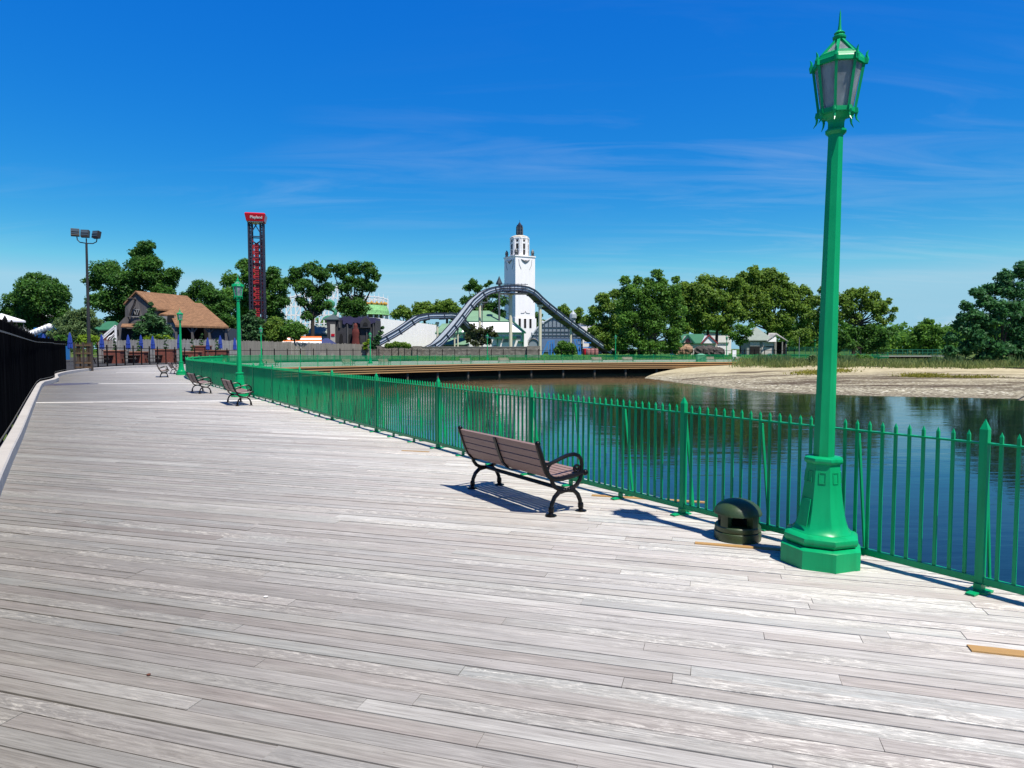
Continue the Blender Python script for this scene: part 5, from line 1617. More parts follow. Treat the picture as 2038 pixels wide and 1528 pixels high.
# lean-to at the left
mb = MB(); g = [P(232, 648, Yb - 1), P(249, 630, Yb - 1), P(249, 706, Yb - 1), P(232, 706, Yb - 1)]; mb.prism(g, (0, 0, 0), (2, 7, 0)); mb.build('lean_to', BARN, bn)
mb = MB(); g = [P(240, 652, Yb - 3), P(272, 652, Yb - 3), P(268, 646, Yb - 1), P(243, 646, Yb - 1)]; mb.prism(g, (0, 0, 0), (0, 0, .15)); mb.build('porch_canopy', BROWNROOF, bn)
mb = MB(); g = [P(242, 654, Yb - 1.15), P(268, 654, Yb - 1.15), P(268, 706, Yb - 1.15), P(242, 706, Yb - 1.15)]; mb.prism(g, (0, 0, 0), (0, .1, 0)); mb.build('opening', DARKIN, bn)
# main roof
mb = MB()
g = [P(309, 618, Yb - 1), P(326, 603, Yb + 4), P(401, 606.5, Yb + 4), P(455.5, 653.5, Yb - 2.6), P(349, 650.5, Yb - 2.6), P(349.5, 627, Yb - .4), P(322, 626, Yb - .8)]
g = [P(326, 603, Yb + 4), P(401, 606.5, Yb + 4), P(455.5, 653.5, Yb - 2.6), P(349, 650.5, Yb - 2.6)]
mb.prism(g, (0, 0, 0), (0, 0, .25))
g = [P(306, 600, Yb + 4.2), P(328, 603, Yb + 4), P(350, 629, Yb - .2), P(312, 627, Yb - .4)]
mb.prism(g, (0, 0, 0), (0, 0, .2))
g = [P(401, 606.5, Yb + 4), P(326, 603, Yb + 4), P(330, 640, Yb + 12), P(440, 645, Yb + 12)]
mb.prism(g, (0, 0, 0), (0, 0, .2)); mb.build('main_roof', BROWNROOF, bn)
mb = MB(); g = [P(306, 628, Yb - .6), P(349, 630, Yb - .6), P(349, 706, Yb - .6), P(306, 706, Yb - .6)]; mb.prism(g, (0, 0, 0), (0, .2, 0)); mb.build('side_wall', BARN_L, bn)
mb = MB(); g = [P(333, 641, Yb - .75), P(346, 641, Yb - .75), P(346, 627, Yb - .75), P(333, 627, Yb - .75)]; mb.prism(g, (0, 0, 0), (0, .1, 0)); mb.build('window', DARKIN, bn)
mb = MB(); pbox(mb, 352, 652, 430, 706, Yb + 4, 4, -.2); mb.build('porch_back', DARKIN, bn)
mb = MB(); pbox(mb, 414, 653, 453, 678, Yb - 2, 5); mb.build('end_wall', basic('blue grey end wall', srgb(62, 72, 88), .9, var=.2), bn)
for px in (351, 383, 417, 450):
    mb = MB(); a = P(px, 652, Yb - 2.2); mb.bar((a.x, a.y, 0), a, .28)
    for sg in (-1, 1): mb.bar(P(px, 664, Yb - 2.2), P(px + sg * 9, 653, Yb - 2.2), .16)
    mb.build('porch_post', BARN, bn)
# small things beyond the screened fence
bc = thing('blue_stall', 'bright blue stall with a scalloped white awning beyond the black screened fence', 'stall', P(85, 690, 95))
mb = MB(); pbox(mb, 67, 652, 102, 706, 95, 4, 0); mb.build('wall', basic('bright blue wall', srgb(44, 130, 206), .6), bc)
mb = MB()
for i in range(7):
    a = P(62 + i * 6, 664 - i * 2.4, 94.4); mb.ball(a, .42, 6)
mb.build('awning_scallop', WHITE, bc)
mb = MB(); pbox(mb, 84, 652, 95, 663, 94.8, .2); mb.build('window', GREYM, bc)
wv = thing('white_pavilion', 'white building glimpsed under the leftmost tree', 'building', P(50, 690, 120))
mb = MB(); pbox(mb, 28, 630, 66, 706, 120, 6, 0); mb.build('wall', WHITE, wv)
mb = MB(); a = P(47, 630, 120); mb.hip((a.x, 123, a.z), 38 * M(120), 6, 1.2, 2); mb.build('roof', basic('pale roof', srgb(210, 210, 212), .8), wv)
mb = MB(); pbox(mb, 38, 642, 46, 656, 119.9, .15); mb.build('window', GREYM, wv)
wt = thing('white_canopy', 'white tent canopy just above the start of the black screened fence', 'canopy', P(10, 690, 60))
mb = MB(); a = P(4, 640, 62); mb.hip((a.x, 62, a.z), 1.7, 3.4, .6, 0, oh=.05); mb.build('roof', WHITE, wt)
for sx in (-.8, .8):
    for sy in (-1.6, 1.6):
        mb = MB(); mb.bar((a.x + sx, 62 + sy, 0), (a.x + sx, 62 + sy, a.z + .05), .07); mb.build('leg', GREYM, wt)
zs = thing('striped_canopy', 'black and white curved striped awning beside the barn lean-to', 'awning', P(222, 665, 90))
for i in range(6):
    mb = MB(); mb.tube([P(214 + i * 2.5, 676, 91), P(218 + i * 2.5, 671, 91), P(224 + i * 2, 668 - i * .4, 91), P(230 + i * .6, 662 - i * 1.2, 91)], .16, 6); mb.build('stripe', WHITE if i % 2 == 0 else MT['black'], zs)
mb = MB(); mb.bar(P(203, 671, 90), P(230, 648, 90), .2); mb.bar(P(205, 674, 90), P(231, 651, 90), .14); mb.bar(Vector((P(230, 648, 90).x, 90, 0)), P(230, 648, 90), .2); mb.build('frame', WHITE, zs)
gk = thing('green_hut', 'small hut with a green roof behind the floodlight pole', 'hut', P(207, 680, 105))
mb = MB(); pbox(mb, 192, 658, 222, 706, 105, 4, 0); mb.build('wall', basic('red brown wall', srgb(120, 76, 62), .8), gk)
mb = MB(); a = P(207, 657.5, 105); mb.hip((a.x, 107, a.z), 32 * M(105), 4, 1.35, 1.2); mb.build('roof', GROOF2, gk)

# ------------------------------------------------------------------ right side: cottage, rocks, pavilion
Yk = 126
ct = thing('cottage', 'small cottage with a green roof, red trimmed white gable and arched maroon window', 'cottage', P(1385, 700, Yk))
mb = MB(); a, b = P(1348, 682, Yk), P(1427, 682, Yk)
mb.box(((a.x + b.x) / 2, Yk + 3, a.z / 2), (b.x - a.x, 5.6, a.z)); mb.build('wall', basic('cream cottage wall', srgb(226, 218, 208), .8), ct)
mb = MB(); mb.gable(((a.x + b.x) / 2 - 1, Yk + 3, a.z), (b.x - a.x) - 2, 5.6, 15 * M(Yk) + .1, 0, .35); mb.build('roof', GROOF2, ct)
mb = MB(); g = [P(1396, 683, Yk - .5), P(1428, 683, Yk - .5), P(1411, 667.5, Yk - .5)]; mb.prism(g, (0, 0, 0), (0, 4, 0)); mb.build('white_gable', WHITE, ct)
mb = MB(); mb.bar(P(1395, 684, Yk - .6), P(1411, 666.5, Yk - .6), .22); mb.bar(P(1411, 666.5, Yk - .6), P(1429, 684, Yk - .6), .22); mb.build('barge_board', MAROON, ct)
mb = MB(); g = [P(1357, 682, Yk - .4), P(1381, 682, Yk - .4), P(1369, 668, Yk - .4)]; mb.prism(g, (0, 0, 0), (0, 3.2, 0)); mb.build('dormer', bpy.data.materials['cream cottage wall'], ct)
mb = MB(); mb.bar(P(1355.5, 683, Yk - .5), P(1369, 667, Yk - .5), .25); mb.bar(P(1369, 667, Yk - .5), P(1382.5, 683, Yk - .5), .25); mb.build('dormer_edge', GTRIM, ct)
mb = MB(); g = [P(1369 + 5 * math.cos(t), 681.5 - 8 * math.sin(t), Yk - .46) for t in [PI * i / 8 for i in range(9)]]; mb.prism(g, (0, 0, 0), (0, .06, 0)); mb.build('window', basic('maroon glass', srgb(74, 24, 34), .3), ct)
w4 = thing('white_shed', 'plain white shed between the cottage and the tree by the pavilion', 'shed', P(1440, 700, 128))
mb = MB(); pbox(mb, 1428, 682, 1450, 706, 127, 3, 0); mb.build('wall', WHITE, w4)
mb = MB(); pbox(mb, 1427, 681, 1451, 683, 126.8, 3.4); mb.build('roof', GREYROOF, w4)
w5 = thing('white_house', 'white house with a green roof seen through the trees behind the cottage', 'house', P(1430, 690, 160))
mb = MB(); pbox(mb, 1400, 660, 1455, 706, 160, 6, 0); mb.build('wall', WHITE, w5)
mb = MB(); a = P(1427, 660, 160); mb.gable((a.x, 163, a.z), 55 * M(160), 6, 1.6); mb.build('roof', GROOF2, w5)
def rock(name, label, specs, Yr, mat, seed):
    mb = MB(); rg = random.Random(seed)
    for px, py, rpx, ry in specs:
        c0 = P(px, py, Yr); r_ = rpx * M(Yr); n1, n2 = 9, 14; vs = []; fs = []
        for i in range(n1 + 1):
            th = PI * i / n1
            for j in range(n2):
                an = 2 * PI * j / n2; k = 1 + rg.uniform(-.16, .16)
                vs.append(c0 + Vector((r_ * math.sin(th) * math.cos(an) * k, r_ * .7 * math.sin(th) * math.sin(an) * k, r_ * ry * math.cos(th) * (k if 0 < i < n1 else 1))))
        fs = [(i * n2 + j, (i + 1) * n2 + j, (i + 1) * n2 + (j + 1) % n2, i * n2 + (j + 1) % n2) for i in range(n1) for j in range(n2)]
        mb.add(vs, fs)
    return tag(mb.build(name, mat), label, 'rock')
rock('sculpted_rock', 'large dark sculpted rock mound in front of the cottage', [(1396, 700, 16, .75), (1412, 699, 14, .85), (1428, 702, 14, .8)], 119, ROCKD, 2)
rock('sculpted_rock', 'tan and orange sculpted rock left of the dark rock mound', [(1356, 698, 10, 1.0), (1368, 697, 11, 1.1), (1350, 704, 8, .9)], 121, ROCKT, 3)
rock('boulder', 'pale boulder at the foot of the green footbridge', [(1759, 722, 9.5, .6)], 112, basic('pale boulder stone', srgb(168, 164, 158), .9, var=.25, scale=1.2, bump=.6), 5)
Yv = 130
gv = thing('park_pavilion', 'grey shingled pavilion with boarded white windows at the end of the boardwalk', 'pavilion', P(1520, 700, Yv))
mb = MB(); a, b = P(1487, 678, Yv), P(1526, 678, Yv)
mb.box(((a.x + b.x) / 2, Yv + 2.2, a.z / 2 - .1), (b.x - a.x, 4.2, a.z + .2)); mb.build('wall', basic('grey pavilion wall', srgb(152, 156, 150), .8), gv)
mb = MB(); mb.hip(((a.x + b.x) / 2 + .5, Yv + 2.2, a.z), b.x - a.x + .8, 4.6, 27.5 * M(Yv), 0, oh=.35); mb.build('roof', GREYROOF, gv)
mb = MB(); e = P(1549, 679, Yv - 1.2)
g = [P(1526, 679.5, Yv - 1), P(1545, 666, Yv - .6), P(1545, 664, Yv + 3), P(1530, 664, Yv + 3)]; mb.prism(g, (0, 0, 0), (0, 0, .15))
g = [P(1545, 666, Yv - .6), P(1569, 680, Yv - .6), P(1566, 678, Yv + 3), P(1545, 664, Yv + 3)]; mb.prism(g, (0, 0, 0), (0, 0, .15)); mb.build('porch_roof', basic('pale porch roof', srgb(176, 174, 172), .8, var=.1), gv)
mb = MB(); g = [P(1527, 680, Yv - .8), P(1545, 667, Yv - .4), P(1545, 680, Yv - .5)]; mb.prism(g, (0, 0, 0), (0, .2, 0)); mb.build('porch_gable', WHITE, gv)
for px in (1543, 1557, 1565):
    mb = MB(); q = P(px, 679, Yv - .3); mb.bar((q.x, q.y, 0), q, .4 if px == 1543 else .2); mb.build('porch_post', basic('grey post', srgb(150, 150, 144), .8) if px == 1543 else bpy.data.materials['grey post'], gv)
for x0, y0, x1, y1, dk in ((1493, 680, 1512, 688.5, 0), (1518, 680, 1540, 689, 0), (1493, 690, 1512, 707, 1), (1516, 691, 1539, 707, 0)):
    mb = MB(); pbox(mb, x0, y0, x1, y1, Yv - .06, .1); mb.build('shuttered_window' if not dk else 'dark_window', DARKIN if dk else basic('boarded white panel', srgb(214, 208, 204), .8) if (x0, y0) == (1493, 680) else bpy.data.materials['boarded white panel'], gv)
mb = MB(); pbox(mb, 1526, 680, 1566, 707, Yv + 3, .3); mb.build('porch_back', DARKIN, gv)
# footbridge with green mesh parapet, chain fence under the trees
fb = thing('footbridge', 'low footbridge with green mesh parapet over a dark gap at the back of the beach', 'bridge', P(1812, 705, 112))
mb = MB(); a, b = P(1736, 708.5, 112), P(1878, 708.5, 112); mb.box(((a.x + b.x) / 2, 113, a.z), (b.x - a.x, 2.4, .2)); mb.build('deck_slab', basic('pale slab edge', srgb(170, 168, 160), .8), fb)
mb = MB(); mb.box(((a.x + b.x) / 2, 114.2, a.z / 2 - .5), (b.x - a.x, .2, a.z + 1.0)); mb.build('dark_abutment', DARKIN, fb)
mb = MB()
for i in range(15):
    px = 1736 + i * 10; mb.bar(P(px, 708, 111.9), P(px, 695.5, 111.9), .09)
for py in (695.5, 702, 707): mb.bar(P(1736, py, 111.9), P(1878, py, 111.9), .08)
mb.build('parapet', GTRIM, fb)
mb = MB()
for i in range(120): mb.bar(P(1736 + i * 1.19, 707, 112), P(1736 + i * 1.19, 696, 112), .022)
mb.build('mesh_infill', GTRIM, fb)
cf = thing('chain_fence', 'dark green chain link fence under the trees right of the pavilion', 'fence', P(1640, 700, 135))
mb = MB()
for i in range(15): mb.bar(Vector((P(1570 + i * 11, 700, 135).x, 135, -.2)), P(1570 + i * 11, 690, 135), .08)
mb.build('post', GTRIM, cf)
mb = MB()
for py in (690.5, 705): mb.bar(P(1570, py, 135), P(1724, py, 135), .06)
for i in range(200): mb.bar(P(1570 + i * .77, 705, 135), P(1570 + i * .77, 690.5, 135), .02)
mb.build('mesh_infill', GTRIM, cf)
pl = thing('slim_pole', 'slim pale pole standing in front of the chain link fence', 'pole', P(1591, 710, 118))
mb = MB(); q = P(1591, 673, 118); mb.tube([(q.x, q.y, 0), q], [.06, .045], 8); mb.build('shaft', basic('galvanised pole', srgb(150, 156, 156), .4), pl)
mb = MB(); mb.lathe([(.1, 0), (.1, .12), (.02, .16)], 8, tuple(q)); mb.build('cap', GREYM, pl)
# white plastic chair and teal bin on the far deck
q = P(1462, 714, 107); q.z = deck_z(107)
wc = thing('white_chair', 'tall white chair standing behind the far railing in front of the pavilion', 'chair', q)
zz = q.z
mb = MB(); mb.box((q.x, q.y, zz + .75), (.62, .6, .06)); mb.build('seat', WHITE, wc)
mb = MB(); mb.box((q.x + .05, q.y + .3, zz + 1.3), (.6, .06, 1.0)); mb.build('backrest', WHITE, wc)
for sx in (-.27, .27):
    for sy in (-.25, .27):
        mb = MB(); mb.bar((q.x + sx, q.y + sy, zz), (q.x + sx, q.y + sy, zz + .74), .07); mb.build('leg', WHITE, wc)
def bin_(px, Yq, label, col, w=.9):
    q = P(px, 714, Yq); q.z = deck_z(Yq); o = thing('litter_bin', label, 'bin', q)
    mb = MB(); mb.box((q.x, q.y, q.z + .5), (w, w * .8, 1.0)); mb.build('body', col, o)
    mb = MB(); mb.hip((q.x, q.y, q.z + 1.0), w, w * .8, .22, w * .4, oh=.05, th=.05); mb.build('lid', col, o)
bin_(1395, 104, 'pale green litter bin behind the far railing in front of the dark rock', basic('pale green bin', srgb(110, 170, 140), .6), 1.3)
bin_(1532, 108, 'dark teal litter bin near the end of the far railing', basic('dark teal bin', srgb(30, 100, 90), .6), .8)
# riprap seen in the gloom under the boardwalk
rg = random.Random(12); mb = MB()
for i in range(60):
    px = rg.uniform(870, 1300); Yq = 98 + (px - 870) / 430 * 8; q = P(px, 747, Yq); q.z = WZ + rg.uniform(.0, .7); r_ = rg.uniform(.12, .34)
    vs = [(q.x + r_ * rg.uniform(.6, 1.2) * x, q.y + r_ * y, q.z + r_ * rg.uniform(.4, .8) * z) for x, y, z in ((1, 0, 0), (0, 1, 0), (-1, 0, 0), (0, -1, 0), (0, 0, 1), (0, 0, -1))]
    mb.add(vs, [(0, 1, 4), (1, 2, 4), (2, 3, 4), (3, 0, 4), (1, 0, 5), (2, 1, 5), (3, 2, 5), (0, 3, 5)])
tag(mb.build('riprap', basic('riprap stone', srgb(150, 146, 138), .9, var=.3)), 'pale riprap stones at the water line in the dark under the boardwalk', 'stones', kind='stuff')
# ------------------------------------------------------------------ trees
LEAF = {
    'dark': leaf_mat('dark green leaves', (0.022, 0.077, 0.013, 1), (0.048, 0.138, 0.022, 1), (0.090, 0.224, 0.032, 1)),
    'mid': leaf_mat('mid green leaves', (0.035, 0.102, 0.015, 1), (0.078, 0.197, 0.028, 1), (0.141, 0.300, 0.042, 1)),
    'olive': leaf_mat('olive green leaves', (0.057, 0.118, 0.016, 1), (0.125, 0.228, 0.032, 1), (0.216, 0.350, 0.055, 1)),
    'conifer': leaf_mat('conifer needles', (0.017, 0.054, 0.017, 1), (0.033, 0.098, 0.029, 1), (0.066, 0.155, 0.044, 1), .12),
    'grey': leaf_mat('grey green leaves', (0.062, 0.112, 0.041, 1), (0.117, 0.191, 0.069, 1), (0.179, 0.278, 0.109, 1)),
    'yellow': leaf_mat('yellow green leaves', (0.109, 0.191, 0.012, 1), (0.186, 0.307, 0.023, 1), (0.280, 0.422, 0.039, 1)),
    'maroon': leaf_mat('maroon green leaves', (0.031, 0.033, 0.018, 1), (0.053, 0.069, 0.027, 1), (0.100, 0.144, 0.046, 1)),
    'feather': leaf_mat('blue green leaves', (0.022, 0.086, 0.029, 1), (0.044, 0.154, 0.054, 1), (0.086, 0.238, 0.081, 1)),
}
def leaf_mesh(name, clumps, leaf, dens, rng, aspect=1.5, up=.35, droop=0.0):
    """clumps: (centre, radius, flatten); many small leaf-shaped faces through each clump"""
    C, Nn, S = [], [], []
    for c, r, fl in clumps:
        n = max(6, int(dens * 4 * PI * r * r / (leaf * leaf) * 1.0))
        d = rng.normal(size=(n, 3)); d /= np.linalg.norm(d, axis=1)[:, None]
        keep = (d[:, 2] > -.45) | (rng.random(n) < .45)
        d = d[keep]; n = len(d)
        rad = r * (.42 + .64 * rng.random(n) ** .8)
        p = d * rad[:, None]; p[:, 2] *= fl
        C.append(p + np.array(c)[None]); 
        nn = d * .6 + rng.normal(size=(n, 3)) * .5 + np.array([0, 0, up])
        Nn.append(nn / np.linalg.norm(nn, axis=1)[:, None]); S.append(leaf * (.55 + .8 * rng.random(n)))
    C, Nn, S = np.concatenate(C), np.concatenate(Nn), np.concatenate(S)
    n = len(C)
    a = rng.normal(size=(n, 3)); a[:, 2] -= droop
    t = a - Nn * (a * Nn).sum(1)[:, None]; t /= np.linalg.norm(t, axis=1)[:, None]
    b = np.cross(Nn, t)
    h = (S / 2)[:, None]; k = aspect ** .5
    bend = Nn * h * .25
    V = np.stack([C - t * h * k, C + b * h / k + bend, C + t * h * k, C - b * h / k + bend], 1).reshape(-1, 3)
    me = bpy.data.meshes.new(name)
    me.vertices.add(4 * n); me.vertices.foreach_set('co', V.astype(np.float32).ravel())
    me.loops.add(4 * n); me.loops.foreach_set('vertex_index', np.arange(4 * n, dtype=np.int32))
    me.polygons.add(n); me.polygons.foreach_set('loop_start', np.arange(0, 4 * n, 4, dtype=np.int32)); me.polygons.foreach_set('loop_total', np.full(n, 4, np.int32))
    me.update(calc_edges=True)
    return me

NLEAF = 0
def tree(name, label, cat, Y, blobs, mat='dark', trunk=None, base_z=0.0, leaf=3.7, dens=.95, sub=26, bark=None, group=None, limbs=True, fl=.78, seed=None, clump=.40, droop=0., depth=.8, aspect=1.5, multi=1):
    """blobs in photo pixels (x, y, r) at depth Y give the crown's outline; each is broken up into leaf clumps"""
    global NLEAF
    rng = np.random.default_rng(seed if seed is not None else int(abs(blobs[0][0] * 7 + blobs[0][1])))
    m = M(Y)
    bx = trunk if trunk is not None else sum(b[0] for b in blobs) / len(blobs)
    base = P(bx, 700, Y); base.z = base_z
    root = thing(name, label, cat, base, 0, group)
    cl = []; tops = []
    for b in blobs:
        px, py, r = b[:3]
        Yo = Y + rng.uniform(-.6, .6) * r * m * depth
        c = P(px, py, Yo); R_ = r * m * 1.06
        tops.append((c, R_))
        for i in range(sub):
            d = rng.normal(size=3); d /= np.linalg.norm(d)
            rr_ = R_ * clump * rng.uniform(.7, 1.25)
            q = np.array(c) + d * (R_ - rr_ * .75) * np.array([1, depth, .88]) * rng.uniform(.55, 1.0)
            cl.append((q, rr_, fl))
    me = leaf_mesh('crown', [(q - np.array(base), r_, f_) for q, r_, f_ in cl], leaf * m, dens, rng, aspect, droop=droop)
    NLEAF += len(me.polygons)
    me.materials.append(LEAF[mat])
    o = bpy.data.objects.new('crown', me); COL.objects.link(o); o.parent = root
    if limbs:
        mb = MB()
        tz = min(c.z for c, _ in tops); cz = sum(c.z for c, _ in tops) / len(tops)
        for k in range(multi):
            ox = (k - (multi - 1) / 2) * 1.6
            fork = Vector((base.x + ox * 1.3 + rng.uniform(-.3, .3), base.y + .2, base_z + max(1.0, (tz - base_z) * .85 + (cz - tz) * .25)))
            h = fork.z - base_z; r0 = max(.12, min(.5, .035 * (cz - base_z)))
            b0 = Vector((base.x + ox, base.y, base_z - .3))
            mid = b0.lerp(fork, .5) + Vector((rng.uniform(-.2, .2), 0, 0))
            mb.tube([b0, b0 + Vector((0, 0, .5)), mid, fork], [r0 * 1.5, r0 * 1.1, r0 * .9, r0 * .75], 8, cap=False)
            for c, R_ in tops[k::multi]:
                q = fork.lerp(c, .5) + Vector((0, 0, -.12 * (c - fork).length))
                mb.tube([fork - Vector((0, 0, .2)), q, c], [r0 * .55, r0 * .34, r0 * .1], 6, cap=False)
        mb.build('trunk', bark or BARK, root, smooth='all')
    else:
        mb = MB(); mb.tube([base - Vector((0, 0, .3)), Vector((base.x, base.y, min(c.z for c, _ in tops)))], [.12, .06], 6); mb.build('stem', bark or BARK, root)
    return root

T = 'tree'
tree('deciduous_tree', 'broad dark tree farthest left, with a white building below its branches', T, 105, [(75, 590, 46), (38, 605, 36), (108, 590, 36), (75, 563, 27), (100, 566, 20), (52, 570, 22), (60, 632, 36), (112, 622, 30), (20, 622, 20), (30, 640, 18)], 'dark', 80)
tree('deciduous_tree', 'tallest dark tree behind the barn gable, with a narrow top clump', T, 122, [(290, 490, 18), (283, 508, 24), (300, 520, 24), (285, 540, 34), (215, 545, 36), (188, 560, 24), (250, 560, 38), (315, 562, 36), (345, 546, 20), (270, 600, 40), (222, 600, 34), (330, 590, 30), (190, 600, 22), (240, 640, 30), (300, 630, 26)], 'dark', 262)
tree('deciduous_tree', 'rounded mid height tree between the barn roof and the drop tower', T, 130, [(400, 578, 27), (425, 592, 28), (380, 608, 26), (430, 622, 30), (400, 625, 32), (445, 610, 22), (370, 590, 16)], 'dark', 405)
tree('deciduous_tree', 'tall tree rising just left of the drop tower', T, 160, [(487, 528, 18), (458, 556, 22), (500, 550, 26), (470, 590, 36), (500, 600, 36), (450, 600, 22), (480, 635, 32)], 'mid', 480)
tree('deciduous_tree', 'tree rising just right of the drop tower', T, 162, [(545, 545, 20), (530, 565, 24), (555, 572, 22), (535, 600, 34), (560, 600, 22), (545, 635, 26)], 'dark', 540)
tree('deciduous_tree', 'spreading tree with a bare dark trunk left of the haunted facade', T, 116, [(622, 536, 21), (590, 545, 18), (640, 548, 20), (577, 560, 14), (605, 572, 22), (630, 585, 24), (652, 575, 18), (600, 600, 14), (628, 612, 20), (610, 630, 14), (650, 610, 14)], 'dark', 623, dens=.85)
tree('deciduous_tree', 'large round crowned tree standing behind the haunted facade', T, 124, [(705, 535, 21), (732, 536, 20), (680, 540, 18), (749, 552, 12), (660, 535, 12), (690, 566, 24), (722, 570, 24), (740, 572, 12), (702, 600, 26), (682, 612, 16), (718, 612, 20), (700, 625, 16)], 'dark', 706)
tree('small_tree', 'low bushy tree behind the stockade fence, left of the striped awning', T, 104, [(545, 650, 22), (530, 665, 18), (560, 665, 18), (545, 672, 20)], 'olive', 545)
tree('small_tree', 'low round tree in front of the striped awning', T, 103, [(582, 648, 18), (598, 658, 15), (570, 660, 14), (588, 668, 14)], 'mid', 588)
tree('conifer', 'dark spreading conifer in front of the barn wall', T, 90, [(300, 605, 5), (302, 616, 8), (300, 628, 12), (292, 640, 18), (312, 640, 18), (284, 654, 20), (322, 654, 20), (300, 656, 22), (280, 668, 16), (318, 668, 20), (335, 664, 10)], 'conifer', 301, fl=.55, leaf=4.2, aspect=3.2, droop=.2)
tree('conifer', 'dark feathery conifer between the second lamp post and the drop tower', T, 103, [(502, 622, 8), (497, 634, 14), (512, 640, 14), (488, 650, 18), (508, 655, 20), (478, 664, 16), (502, 670, 20), (520, 666, 12)], 'conifer', 500, fl=.6, leaf=4.2, aspect=3)
tree('willow', 'loose grey green willow behind the floodlight pole', T, 82, [(150, 632, 22), (172, 625, 18), (188, 640, 14), (125, 648, 20), (160, 650, 26), (138, 664, 22), (172, 666, 22), (108, 664, 14), (190, 664, 12)], 'grey', 155, leaf=3.6, dens=.85, aspect=3.0, droop=.9)
tree('shrub', 'dark shrub below the willow behind the black screened fence', 'shrub', 80, [(118, 676, 14), (105, 680, 10), (132, 680, 12)], 'dark', 118, limbs=False)
tree('shrub', 'clipped yellow green shrub at the foot of the floodlight pole', 'shrub', 78, [(162, 674, 9), (175, 672, 10), (188, 674, 10), (172, 680, 10)], 'yellow', 174, limbs=False, leaf=3.2)
tree('hedge', 'yellow green hedge in front of the barn, beside the conifer', 'hedge', 89, [(292, 674, 7), (305, 672, 8), (318, 671, 8), (331, 673, 8), (341, 675, 6), (312, 678, 8), (327, 680, 8)], 'yellow', 315, limbs=False, leaf=3.2)
tree('low_tree', 'dense low tree right behind the second lamp post and the barn', T, 115, [(452, 640, 20), (468, 655, 18), (440, 660, 16), (455, 672, 16), (475, 672, 12)], 'dark', 455)
for i, (px, Yq, _, h, lab) in enumerate(PLANTERS):
    q = P(px, 700, Yq); m_ = F / Yq; y0 = HOR + (CAMH - PATIO_Z - h) * m_
    lab2 = ['dark spiral shrub in the planter nearest the brown gate', 'dark upright shrub in the planter before the lean-to', 'dark cone shaped shrub in the planter right of the conifer', 'dark upright shrub in the planter right of the lamp post at the bend', 'slim dark shrub in the tall planter below the barn porch', 'small dark shrub in the wide planter left of the second lamp post'][i]
    tree('potted_shrub', lab2, 'shrub', Yq - .1, [(px, y0 - 4, 5.5), (px + 1.5, y0 - 11, 5), (px - 1, y0 - 18, 4), (px + .5, y0 - 24, 2.5)], 'conifer', px, base_z=h + PATIO_Z, leaf=2.4, limbs=False, group='shrubs in the brick planters', sub=6)
# behind the flume
tree('deciduous_tree', 'tall airy tree between the flume crest and the sky, left of the white tower', T, 158, [(942, 563, 12), (930, 572, 10), (950, 575, 12), (975, 562, 6), (968, 568, 5), (926, 598, 12), (945, 600, 18), (965, 592, 14), (985, 585, 12), (1000, 600, 14), (975, 615, 20), (950, 625, 20), (930, 620, 14), (995, 625, 14)], 'dark', 958, dens=.9)
for i, (bl_, lab) in enumerate((([(788, 626, 12), (803, 620, 15), (818, 630, 14)], 'low distant tree just right of the green dome'), ([(832, 614, 14), (848, 612, 15), (862, 618, 14), (842, 628, 14)], 'low distant tree behind the crest of the smaller hump'),
                          ([(878, 610, 15), (893, 607, 14), (905, 616, 14), (885, 622, 14)], 'low distant tree between the smaller hump and the tall airy tree'))):
    tree('distant_tree', lab, T, 215, [(x, y, r * 1.1) for x, y, r in bl_], 'olive', None)
tree('deciduous_tree', 'rounded tree right of the tower, above the glazed hall', T, 200, [(1122, 617, 14), (1135, 630, 16), (1118, 635, 14), (1152, 622, 13), (1150, 640, 16), (1165, 635, 10)], 'olive', 1135)
tree('deciduous_tree', 'dark tree just right of the foot of the tower', T, 190, [(1070, 632, 13), (1064, 650, 13), (1082, 645, 12), (1070, 665, 14)], 'dark', 1068)
tree('small_tree', 'small maroon leaved tree in front of the annexe, below the flume', T, 113.2, [(940, 653, 11), (955, 662, 15), (975, 660, 13), (932, 672, 12), (960, 676, 14), (984, 666, 9), (945, 684, 10), (970, 680, 10)], 'maroon', 960, dens=.65, leaf=4.0)
tree('bush', 'dense round green bush below the glazed hall', 'bush', 117, [(1122, 689, 14), (1135, 692, 12), (1112, 696, 11), (1126, 700, 14), (1140, 700, 9)], 'mid', 1125, limbs=False, leaf=3.4, base_z=.3)
tree('shrub', 'low yellow green shrub in front of the foot of the smaller hump', 'shrub', 110, [(772, 688, 6), (780, 687, 6), (788, 685, 7), (796, 686, 6), (804, 686, 7), (812, 688, 6)], 'olive', 793, limbs=False, leaf=2.6, clump=.7)
tree('shrub', 'ragged dark conifer shrub right of the haunted facade', 'shrub', 108, [(752, 672, 8), (758, 662, 6), (761, 652, 4), (748, 682, 9), (742, 690, 8)], 'conifer', 750, limbs=False, leaf=3.4)
tree('shrub', 'yellow flowering shrub beside the haunted facade', 'shrub', 109, [(729, 684, 6), (734, 678, 4), (726, 692, 6)], 'yellow', 729, limbs=False, leaf=3)
